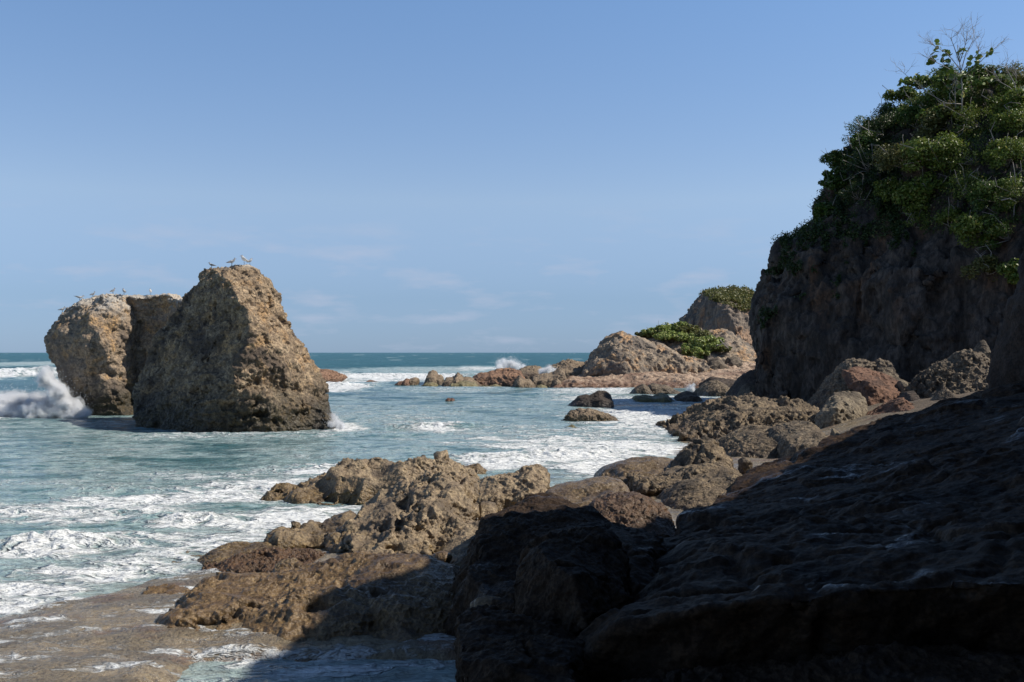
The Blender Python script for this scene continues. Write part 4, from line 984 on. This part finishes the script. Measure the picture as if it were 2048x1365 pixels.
def shrub(base, rad, out, nl, lsize, mat, label, group, rng, round_=False, lumps=14, name='shrub', cat='shrub', stems=5, squash=None):
    """base: root point; rad: (rx,ry,rz); out: direction in which the crown leans"""
    root = empty(name, base); tag(root, label, cat, group)
    rad = np.array(rad); out = np.array(out, float); out /= np.linalg.norm(out)
    cen = out * rad.mean() * .35
    cs, ns = [], []
    tips = []
    for k in range(lumps):
        d = rng.normal(size=3); d /= np.linalg.norm(d); d = d + out * .7; d /= np.linalg.norm(d)
        lc = cen + d * rad * (.45 + .5 * rng.rand())
        lr = rad.mean() * (.22 + .24 * rng.rand())
        tips.append(lc)
        m = nl // lumps
        q = rng.normal(size=(m, 3)); q /= np.linalg.norm(q, axis=1)[:, None]
        rr = lr * (.35 + .75 * rng.rand(m) ** .6)
        pos = lc + q * rr[:, None] * np.array([1.15, 1.15, .8])
        cs.append(pos); ns.append(q * .6 + rng.normal(size=(m, 3)) * .55 + np.array([0, 0, .55]))
    if squash: cs = [c * np.array([1, 1, squash]) for c in cs]
    leaves('foliage', np.concatenate(cs), np.concatenate(ns), lsize, mat, root, rng, round_)
    bm = bmesh.new()
    for k in range(stems):
        tp = Vector(tips[k % len(tips)]) * 1.05
        mid = tp * .5 + Vector(rng.normal(size=3) * .12 * rad.mean())
        tp = tp * (1.0 + .25 * (k % 3)); tube(bm, [Vector((0, 0, 0)), mid, tp, tp + Vector(rng.normal(size=3) * .25) + Vector((0, 0, .15))], .035, .010)
    bm_obj('stem', bm, M['twig'] if name == 'shrub' and not round_ else M['stem'], root)
    return root

rng = np.random.RandomState(11)
ROWN = [(0, 8, 'skyline row'), (8, 14, 'second row from the top'), (14, 20, 'third row from the top'), (20, 26, 'fourth row from the top'), (26, 31, 'lowest row'), (31, 34, 'dark right hand hollow'), (34, 39, 'row just below the bare trees')]
ORD = ['first', 'second', 'third', 'fourth', 'fifth', 'sixth', 'seventh', 'eighth']
def cliff_label(i):
    for a, b, w in ROWN:
        if a <= i < b: return 'green shrub on the big cliff, %s, %s from the left' % (w, ORD[i - a])
seeds = [(1735, 275, 1.6), (1768, 250, 1.3), (1805, 215, 1.4), (1845, 188, 1.5), (1900, 178, 1.6), (1960, 180, 1.7), (2015, 182, 1.7), (2055, 180, 1.7),
         (1725, 305, 1.4), (1770, 280, 2.0), (1840, 260, 2.0), (1905, 260, 2.0), (1970, 260, 2.0), (2030, 265, 1.9),
         (1690, 330, 1.4), (1745, 345, 1.7), (1810, 335, 1.9), (1880, 330, 2.0), (1950, 330, 1.9), (2015, 335, 1.8),
         (1665, 375, 1.2), (1720, 400, 1.3), (1790, 400, 1.5), (1860, 400, 1.7), (1930, 400, 1.7), (2000, 405, 1.7),
         (1655, 430, .9), (1830, 455, 1.1), (1900, 460, 1.3), (1965, 475, 1.5), (2020, 480, 1.5), (1975, 550, 1.2), (2025, 560, 1.4), (2040, 400, 1.3), (1870, 225, 1.6), (1925, 222, 1.6), (1975, 218, 1.6), (2020, 222, 1.6), (2050, 230, 1.6)]
for i, (px, py, r) in enumerate(seeds):
    loc, nr, idx, dist = ray(T_cliff, px, py)
    if loc is None:
        loc, nr = drop(T_cliff, P(px, py, 72).x, 74), Vector((0, 0, 1))
        if loc is None: continue
    if nr.dot(EYE - loc) < 0: nr = -nr
    out = np.array(nr) * .7 + np.array([0, 0, .6])
    s = .75 + .2 * r * .5
    shrub(loc, (r * 1.0, r * .7, r * .75), out, int((2000 if i % 3 else 1300) * r), (.125, .16, .22)[i % 3], M[('leaf', 'leaf_sunlit', 'leaf_olive', 'leaf_sunlit', 'leaf_sunlit')[(i * 7) % 5]] if px > 1780 else M[('leaf', 'leaf_dull')[i % 2]], cliff_label(i), 'shrubs covering the big cliff', rng, lumps=int(12 + 5 * r), stems=9)  # shrubs further right get the leaf colour with sunlight painted in
# round leaved shrubs in the crown of the thicket
for px, py, r, lab in [(1835, 165, 1.0, 'round leaved bush on the cliff top, left of the bare tree'), (1905, 160, 1.0, 'round leaved bush around the foot of the bare tree'),
                       (1885, 235, 1.2, 'round leaved bush with yellowing leaves below the bare tree'), (1985, 165, 1.0, 'round leaved bush on the cliff top, right of the bare tree')]:
    h = ray(T_cliff, px, py + 45)
    loc = h[0] if h[0] is not None else P(px, py + 45, 70)
    c = P(px, py + 14, loc.y - .6)
    shrub(c, (r * 1.7, r * .8, r * .5), (0, -.3, .8), 460, .26, M['leaf_grape'], lab, 'round leaved bushes on the cliff', rng, True, 22, stems=7)

# creepers hanging on the shaded face: far too many shoots to count
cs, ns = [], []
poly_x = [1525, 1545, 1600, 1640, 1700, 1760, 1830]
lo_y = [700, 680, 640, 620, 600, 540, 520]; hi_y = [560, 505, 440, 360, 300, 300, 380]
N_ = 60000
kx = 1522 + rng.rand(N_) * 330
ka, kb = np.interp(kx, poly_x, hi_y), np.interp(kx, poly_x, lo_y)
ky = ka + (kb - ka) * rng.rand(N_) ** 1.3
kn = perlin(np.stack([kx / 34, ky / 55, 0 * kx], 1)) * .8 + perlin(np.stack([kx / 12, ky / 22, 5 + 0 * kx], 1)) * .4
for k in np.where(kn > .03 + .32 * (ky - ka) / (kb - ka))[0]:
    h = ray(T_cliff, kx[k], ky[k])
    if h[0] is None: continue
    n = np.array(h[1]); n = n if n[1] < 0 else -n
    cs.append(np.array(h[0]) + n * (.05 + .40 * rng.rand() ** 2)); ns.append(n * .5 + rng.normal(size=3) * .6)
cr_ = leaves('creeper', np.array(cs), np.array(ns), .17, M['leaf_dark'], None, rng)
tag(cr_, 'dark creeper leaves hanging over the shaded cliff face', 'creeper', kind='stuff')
# leafy rim of the left edge
cs, ns = [], []
vco = np.array([v.co[:] for v in cliff.data.vertices]); vn = np.array([v.normal[:] for v in cliff.data.vertices])
sel = np.where((vco[:, 2] > 11.5 + np.clip(22.5 - vco[:, 0], 0, 9) * .25) & (vco[:, 1] < 80) & (vn[:, 2] > .0) & (vco[:, 0] < 36))[0]
keep = sel[(rng.rand(len(sel)) < .9)]
nn = fbm(vco[keep].astype(np.float32) * .6, 3)
keep = keep[nn > -.15]
rep = np.repeat(keep, 3)
pos = vco[rep] + vn[rep] * (rng.rand(len(rep)) ** 1.5 * .45)[:, None] + rng.normal(size=(len(rep), 3)) * .08
gc = leaves('ground_cover', pos, vn[rep] * .6 + rng.normal(size=(len(rep), 3)) * .6, .15, M['leaf_dull'], None, rng)
tag(gc, 'low green growth clothing the upper slopes of the big cliff', 'ground cover', kind='stuff')

# the bare tree on the cliff top
def c3(pts): return [(1480 + u / 2.966, 40 + v / 2.966) for u, v in pts]
def bare_tree(limbs, Yb, label, n_tw, r0, leafs=0):
    pts0 = c3(limbs[0])
    base = P(*pts0[0], Yb)
    root = empty('bare_tree', base); tag(root, label, 'tree', 'bare trees on the cliff top')
    rr = random.Random(5)
    for li, lm in enumerate(limbs):
        pts = [P(*q, Yb + (0 if li == 0 else rr.uniform(-.5, .5))) - base for q in c3(lm)]
        if li: pts[0] = P(*c3(lm)[0], Yb) - base
        bm = bmesh.new()
        tube(bm, pts, r0 * (1 if li == 0 else .55), r0 * (.35 if li == 0 else .14), 6)
        # twigs
        for k in range(n_tw if li else n_tw // 2):
            f = rr.uniform(.3, 1) * (len(pts) - 1); i = min(int(f), len(pts) - 2)
            s = pts[i].lerp(pts[i + 1], f - i)
            dr = (pts[i + 1] - pts[i]).normalized()
            def grow(s, dr, ln, r, dep):
                p = [s]; d = dr.copy()
                for q in range(4):
                    d = (d + Vector((rr.gauss(0, .28), rr.gauss(0, .28), rr.gauss(.10, .22)))).normalized()
                    p.append(p[-1] + d * ln / 4)
                tube(bm, p, r, r * .4, 4)
                if dep:
                    for _ in range(3):
                        j = rr.choice([1, 2, 3])
                        grow(p[j], (d + Vector((rr.gauss(0, .7), rr.gauss(0, .5), rr.gauss(.1, .6)))).normalized(), ln * .6, r * .6, dep - 1)
            grow(s, (dr + Vector((rr.gauss(0, .6), rr.gauss(0, .5), rr.gauss(.2, .5)))).normalized(), rr.uniform(.7, 1.5), r0 * .20, 1)
        bm_obj('trunk' if li == 0 else 'branch', bm, M['twig'], root)
    if leafs:
        nodes = [P(*a, Yb) - base for a in [(c3([q_])[0]) for lm in limbs[:4] for q_ in lm[1:3]]] + [P(*c3([q_])[0], Yb) - base for q_ in [(1320, 190), (1400, 225), (1215, 245), (1250, 310), (1360, 320), (1200, 320)]]
        q = np.array([nodes[k % len(nodes)] for k in range(leafs)]) + rng.normal(size=(leafs, 3)) * .16
        leaves('foliage', q, rng.normal(size=(leafs, 3)) + np.array([0, -.4, .4]), .30, M['leaf_grape'], root, rng, True)
    return root
bare_tree([[(1315, 560), (1318, 430), (1312, 330), (1300, 230), (1290, 150)],
           [(1316, 345), (1400, 275), (1480, 195), (1562, 125)], [(1312, 330), (1220, 280), (1140, 240), (1078, 205)], [(1310, 300), (1230, 200), (1160, 160), (1118, 125)],
           [(1312, 300), (1340, 200), (1380, 130), (1392, 58)], [(1300, 250), (1270, 160), (1250, 110), (1300, 80)], [(1318, 500), (1220, 495), (1110, 430), (1040, 370), (975, 320), (945, 290)],
           [(1280, 520), (1275, 430), (1285, 330)], [(1310, 330), (1360, 250), (1400, 210), (1440, 150)], [(1305, 250), (1330, 170), (1345, 120), (1350, 70)]],
          66.0, 'nearly leafless grey branched tree standing highest on the cliff top', 8, .058, 150)
bare_tree([[(1655, 520), (1640, 460), (1630, 380), (1590, 310), (1580, 255)], [(1640, 440), (1600, 400), (1545, 370), (1510, 310), (1495, 235)], [(1632, 390), (1640, 330), (1625, 290)]],
          64.0, 'small bare shrub tree at the right edge of the cliff top', 6, .05)
# dead sticks lying in the thicket
for i, (lab, pts, Yd) in enumerate([
        ('thin dead branch poking out of the leaves at the left shoulder of the cliff', [(690, 590), (715, 630), (760, 655), (785, 690)], 0),
        ('short dead stick below the left shoulder of the cliff', [(640, 690), (650, 730), (665, 760)], 0),
        ('curved pale dead branch in the thicket under the bare tree', [(1330, 620), (1320, 670), (1280, 700), (1255, 735)], 0),
        ('forked dead branch low in the thicket at the right', [(1550, 1070), (1600, 1060), (1640, 1080)], 0)]):
    q = c3(pts); h = ray(T_cliff, *q[0])
    Yd = (h[0].y if h[0] is not None else 70) - 1.6
    bm = bmesh.new(); tube(bm, [P(*a, Yd) for a in q], .045, .02, 5)
    tag(bm_obj('dead_branch', bm, M['twig']), lab, 'dead branch', 'dead branches caught in the thicket')

# shrubs on the headland bank: one broad sea grape thicket of three crowns, and the cap of the hill
hb = [(1290, 668, 1.1), (1308, 664, 1.3), (1330, 660, 1.5), (1352, 657, 1.6), (1375, 662, 1.6), (1325, 674, 1.3), (1350, 674, 1.6), (1376, 678, 1.6), (1402, 672, 1.5), (1425, 682, 1.4),
      (1395, 690, 1.6), (1420, 696, 1.4), (1442, 697, 1.0), (1385, 702, 1.3), (1405, 706, 1.1), (1388, 712, .9)]
for i, (px, py, r) in enumerate(hb):
    h = ray(T_bank, px, py + 8)
    c = h[0].copy() if h[0] is not None and h[0].y < 150 else P(px, py + 4, 137)
    lab = 'bright green bush of the headland thicket, %s from its left end' % ['first', 'second', 'third', 'fourth', 'fifth', 'sixth', 'seventh', 'eighth', 'ninth', 'tenth', 'eleventh', 'twelfth', 'thirteenth', 'fourteenth', 'fifteenth', 'sixteenth'][sorted(range(16), key=lambda k: hb[k][0]).index(i)]
    shrub(c, (r * 1.3, r, r * .42), (0, -.25, .8), int(1100 * r), .25, M['leaf_head'] if i % 4 else M['leaf_olive'], lab, 'green bushes on the headland', rng, True, lumps=16, stems=6)
bm = bmesh.new(); tube(bm, [P(1456, 697, 122), P(1447, 688, 122.3), P(1440, 680, 122.6)], .09, .05); tube(bm, [P(1432, 692, 122), P(1450, 687, 122.3), P(1458, 690, 122.3)], .06, .04)
tag(bm_obj('driftwood', bm, M['twig']), 'pale crossed dead sticks at the right end of the headland shrub', 'driftwood')
hv = np.array([v.co[:] for v in hill.data.vertices]); hn = np.array([v.normal[:] for v in hill.data.vertices])
line = 4 - (P(0, 600, 1).z - 4) * 0
ppx = 1024 + hv[:, 0] / hv[:, 1] * F; ppy = HOR - (hv[:, 2] - CAMZ) / hv[:, 1] * F
lim = np.interp(ppx, [1395, 1412, 1450, 1480, 1520, 1560], [590, 592, 612, 622, 618, 615]) + 5 * perlin(hv.astype(np.float32) * .5)
sel = np.where((ppy < lim) & (hn[:, 2] > .15) & (hv[:, 1] < 185))[0]
sel = sel[fbm(hv[sel].astype(np.float32) * .35, 3) > -.28]
rep = np.repeat(sel, 5); pos = hv[rep] + hn[rep] * (rng.rand(len(rep)) ** 2 * .6)[:, None] + rng.normal(size=(len(rep), 3)) * .12
gh = leaves('ground_cover', pos, hn[rep] * .6 + rng.normal(size=(len(rep), 3)) * .6, .24, M['leaf_olive'], None, rng, True)
tag(gh, 'low green growth capping the far rock hill', 'ground cover', kind='stuff')

# ---------------------------------------------------------------- terns
M['white_feather'] = leaf_mat('white_feather', (.85, .84, .82), (.85, .84, .82), None, .8, .5)
M['grey_feather'] = plain('grey_feather', (.42, .42, .42), .7, .2, 30)
M['brown_feather'] = plain('brown_feather', (.16, .13, .11), .7, .3, 30)
M['bill'] = plain('orange_bill', (.45, .14, .04), .5, .1, 30)
M['black_leg'] = plain('black_leg', (.03, .025, .02), .6, .1, 30)
def lathe(bm, path, radii, squash=1.0, sides=10):
    prev = None; n = len(path)
    for i, (p, r) in enumerate(zip(path, radii)):
        p = Vector(p); d = (Vector(path[min(i + 1, n - 1)]) - Vector(path[max(i - 1, 0)])).normalized()
        s = Vector((0, 1, 0)); t = d.cross(s).normalized()
        ring = [bm.verts.new(p + s * r * squash * math.cos(k * 2 * math.pi / sides) + t * r * math.sin(k * 2 * math.pi / sides)) for k in range(sides)]
        if prev:
            for k in range(sides): bm.faces.new((prev[k], prev[(k + 1) % sides], ring[(k + 1) % sides], ring[k]))
        else: bm.faces.new(ring[::-1])
        prev = ring
    bm.faces.new(prev)

def make_bird(body_m, wing_m, pose='stand', crest=False):
    """bird facing +X, feet at the origin, about 0.45 m long"""
    root = empty('tern', (0, 0, 0))
    bm = bmesh.new()
    if pose == 'hunched':
        path = [(-.20, 0, .17), (-.13, 0, .20), (-.04, 0, .25), (.04, 0, .31), (.075, 0, .37), (.09, 0, .41), (.11, 0, .425), (.135, 0, .42)]
        rad = [.010, .04, .078, .085, .062, .045, .034, .012]
    elif pose == 'lean':
        path = [(-.30, 0, .25), (-.20, 0, .215), (-.10, 0, .19), (0, 0, .185), (.09, 0, .20), (.15, 0, .235), (.19, 0, .26), (.225, 0, .262)]
        rad = [.006, .025, .055, .07, .058, .037, .036, .012]
    else:
        path = [(-.27, 0, .14), (-.18, 0, .165), (-.08, 0, .19), (.02, 0, .215), (.09, 0, .255), (.125, 0, .305), (.15, 0, .335), (.185, 0, .335)]
        rad = [.006, .028, .06, .073, .058, .037, .038, .012]
    lathe(bm, path, rad, .85)
    bm_obj('body', bm, body_m, root)
    hx, _, hz = path[-1]
    bm = bmesh.new(); lathe(bm, [(hx - .01, 0, hz), (hx + .03, 0, hz - .004), (hx + .075, 0, hz - .016)], [.013, .009, .002], .7, 6)
    bm_obj('bill', bm, M['bill'], root)
    bm = bmesh.new(); lathe(bm, [(hx - .075, 0, hz + .022), (hx - .05, 0, hz + .034), (hx - .02, 0, hz + .022)], [.008, .022, .010], 1.1, 8)
    bm_obj('cap', bm, M['black_leg'], root)
    for s in (-1, 1):
        bm = bmesh.new()
        a, b, c = path[4], path[3], path[0]
        wp = [(a[0] - .02, s * .045, a[2] - .01), (b[0] - .04, s * .066, b[2] + .01), ((b[0] + c[0]) / 2, s * .055, (b[2] + c[2]) / 2 + .02), (c[0] - .06, s * .015, c[2] + .012)]
        lathe(bm, wp, [.015, .046, .034, .004], .30)
        bm_obj('wing', bm, wing_m, root)
        bm = bmesh.new(); tube(bm, [(.0, s * .028, .16), (-.012, s * .028, .07), (.0, s * .028, -.03)], .009, .007, 5); tube(bm, [(-.01, s * .028, .002), (.04, s * .035, .0)], .008, .004, 4)
        bm_obj('leg', bm, M['black_leg'], root)
    return root

def place_bird(proto, px, py_feet, tree, Yg, face, sc, label, used):
    # stand the bird on the rock's own crest below that pixel
    best = None
    for dy in np.arange(-1.5, 4.5, .12):
        Y = Yg + dy; x = (px - 1024) / F * Y
        h = drop(tree, x, Y)
        if h is None: continue
        py = HOR - (h.z - CAMZ) / Y * F
        if best is None or py < best[0]: best = (py, h)
    loc = best[1] if best else P(px, py_feet, Yg)
    if used:
        r = proto.copy(); C.objects.link(r)
        for ch in [c for c in bpy.data.objects if c.parent == proto]:
            c = ch.copy(); C.objects.link(c); c.parent = r
    else: r = proto
    r.location = loc; r.rotation_euler = (0, 0, face); r.scale = (sc * 1.0,) * 3
    tag(r, label, 'bird', 'terns resting on the sea stacks')
    return r
protos = {'stand': make_bird(M['white_feather'], M['white_feather']), 'lean': make_bird(M['white_feather'], M['grey_feather'], 'lean'),
          'hunched': make_bird(M['white_feather'], M['white_feather'], 'hunched'), 'young': make_bird(M['grey_feather'], M['grey_feather'], 'hunched'),
          'brown': make_bird(M['grey_feather'], M['brown_feather'])}
bpy.context.view_layer.update()
seen = set()
PI = math.pi
for kind, px, py, tr, Yg, face, sc, lab in [
        ('stand', 125, 632, T_left, 66, 0, 1.05, 'white tern facing right, lowest and farthest left on the wide sea stack'),
        ('lean', 160, 602, T_left, 65.5, 0.1, 1.15, 'white tern leaning forward, second from the left on the wide sea stack'),
        ('stand', 186, 592, T_left, 65.5, -.4, 1.0, 'white tern between the leaning one and the middle one on the wide sea stack'),
        ('stand', 226, 583, T_left, 65.6, -.5, 1.05, 'white tern standing on the highest knob of the wide sea stack'),
        ('young', 248, 588, T_left, 66, PI * .8, 1.0, 'greyish tern just right of the highest knob of the wide sea stack'),
        ('hunched', 301, 592, T_left, 67, PI * .7, 1.0, 'white tern alone at the right part of the wide sea stack'),
        ('brown', 423, 540, T_big, 54.6, PI, .85, 'brown and grey bird facing left, at the left end of the tallest stack top'),
        ('stand', 464, 528, T_big, 54.6, -.2, 1.15, 'big white tern beside the hunched one on the tallest stack'),
        ('hunched', 488, 527, T_big, 55.2, PI * 1.1, 1.2, 'white hunched bird standing highest on the tallest stack'),
        ('young', 500, 533, T_big, 55.6, .4, .85, 'small grey bird at the right end of the tallest stack top')]:
    place_bird(protos[kind], px, py, tr, Yg, face, sc, lab, kind in seen); seen.add(kind)

# ---------------------------------------------------------------- white water thrown up against the rocks
t = NT('spray'); t.bs.inputs['Base Color'].default_value = (.88, .90, .91, 1); t.bs.inputs['Roughness'].default_value = .8
tr = t.n('ShaderNodeBsdfTranslucent'); tr.inputs[0].default_value = (.9, .93, .95, 1)
ms = t.n('ShaderNodeMixShader'); ms.inputs[0].default_value = .5
t.l(t.bs.outputs[0], ms.inputs[1]); t.l(tr.outputs[0], ms.inputs[2]); t.l(ms.outputs[0], t.out.inputs[0]); M['spray'] = t.m

def droplets(cen, size):
    n = len(cen); V = []; 
    b = np.array([(1, 0, -.7), (-1, 0, -.7), (0, 1, .7), (0, -1, .7)], np.float32) * .6
    V = (cen[:, None, :] + b[None] * size[:, None, None]).reshape(-1, 3)
    f = np.array([(0, 1, 2), (1, 0, 3), (2, 3, 0), (3, 2, 1)])
    Fc = (np.arange(n)[:, None, None] * 4 + f[None]).reshape(-1, 3)
    return V, Fc
def mist_mat(name, density, scale):
    t = NT(name); t.t.nodes.remove(t.bs)
    pv = t.n('ShaderNodeVolumePrincipled')
    pv.inputs['Color'].default_value = (.985, .99, 1, 1); pv.inputs['Anisotropy'].default_value = 0.2
    n = t.noise(t.pos, scale, 5, .6)
    t.l(t.math('MULTIPLY', t.rng(n, .34, .60), density), pv.inputs['Density'])
    t.l(pv.outputs[0], t.out.inputs['Volume'])
    return t.m
def splash(name, lumps, label, vox, nd, dsize, spread, seed, dens=19.0):
    """lumps: (x,y,z,r) puffs of spray: a dense heart inside thinner mist; droplets fly off round them"""
    rg = np.random.RandomState(seed)
    r0 = np.mean([l[3] for l in lumps]); root = None
    for k, (part, mul, dn) in enumerate((('spray_heart', .62, dens), ('spray_veil', .95, dens * .40), ('thin_mist', 1.25, dens * .06))):
        pcs = []
        for x, y, z, r in lumps:
            bm = bmesh.new(); bmesh.ops.create_icosphere(bm, subdivisions=2, radius=r * mul)
            V = [v.co + Vector((x, y, z + (mul - 1) * r * .5)) for v in bm.verts]; Fc = [[v.index for v in f.verts] for f in bm.faces]; bm.free()
            pcs.append((V, Fc))
        o = solid(name if k == 0 else part, pcs, vox, [('warp', r0 * 2.0, r0 * .5), ('fbm', r0 * .8, r0 * .25)], mist_mat(part, dn / r0 * .4, 1.3 / r0), seed=seed, smooth_it=4, parent=root)
        if k == 0: root = o; tag(o, label, 'sea spray', kind='stuff')
    L_ = np.array(lumps); k = rg.randint(len(L_), size=nd)
    q = rg.normal(size=(nd, 3)); q /= np.linalg.norm(q, axis=1)[:, None]; q[:, 2] = np.abs(q[:, 2]) * 1.2
    pos = L_[k, :3] + q * (L_[k, 3] * (.9 + spread * rg.rand(nd) ** 2.0))[:, None]
    V, Fc = droplets(pos.astype(np.float32), (dsize * (.4 + rg.rand(nd))).astype(np.float32))
    mesh_obj('droplets', V, Fc, M['spray'], root)
    return root
def lump(px, py, Y, r): p = P(px, py, Y); return (p.x, p.y, p.z, r)
rg = np.random.RandomState(3)
L1 = [lump(80 + 75 * f + rg.normal() * 5, 745 + 80 * f + rg.normal() * 5, 59.6 + rg.rand(), .40) for f in np.linspace(0, 1, 20)]
L1 += [lump(px, np.interp(px, [-30, 60, 110, 165], [803, 800, 798, 827]) + 12 * rg.rand(), 60.5 + 1.2 * rg.rand(), .5) for px in np.linspace(-30, 150, 22)]
L1 += [lump(px, 824 + 8 * rg.rand(), 59.8, .48) for px in np.linspace(-60, 165, 34)]
L1 += [lump(px, np.interp(px, [-60, 60, 110], [808, 806, 800]) + 5 * rg.rand(), 61 + rg.rand(), .6) for px in np.linspace(-60, 120, 30)]
splash('sea_spray', L1, 'white wave bursting against the left side of the wide sea stack', .09, 2500, .03, 1.8, 4, 30)
splash('sea_spray', [lump(668, 835, 52.3, .18), lump(672, 845, 52, .22), lump(680, 852, 51.6, .25), lump(664, 850, 51.8, .25)], 'fine spray at the right foot of the tallest sea stack', .05, 700, .02, 2.6, 5)
splash('sea_spray', [lump(1010, 732, 150, 1.0), lump(1020, 728, 150, .9), lump(1030, 733, 150, .9), lump(1000, 738, 149, .8), lump(1042, 740, 149, .7)], 'white burst of spray behind the reef chain', .15, 500, .06, 1.5, 6)
splash('sea_spray', [lump(1096, 742, 124, .6), lump(1084, 745, 124, .5), lump(1108, 741, 124.5, .4)], 'white water spilling between two rocks of the reef chain', .10, 100, .05, .8, 7)
splash('sea_spray', [lump(1383, 777, 95, .35), lump(1386, 772, 95, .25), lump(1377, 781, 95, .3)], 'small white splash among the surf rocks by the platform', .07, 200, .035, 1.2, 8)
print('leaves etc done')
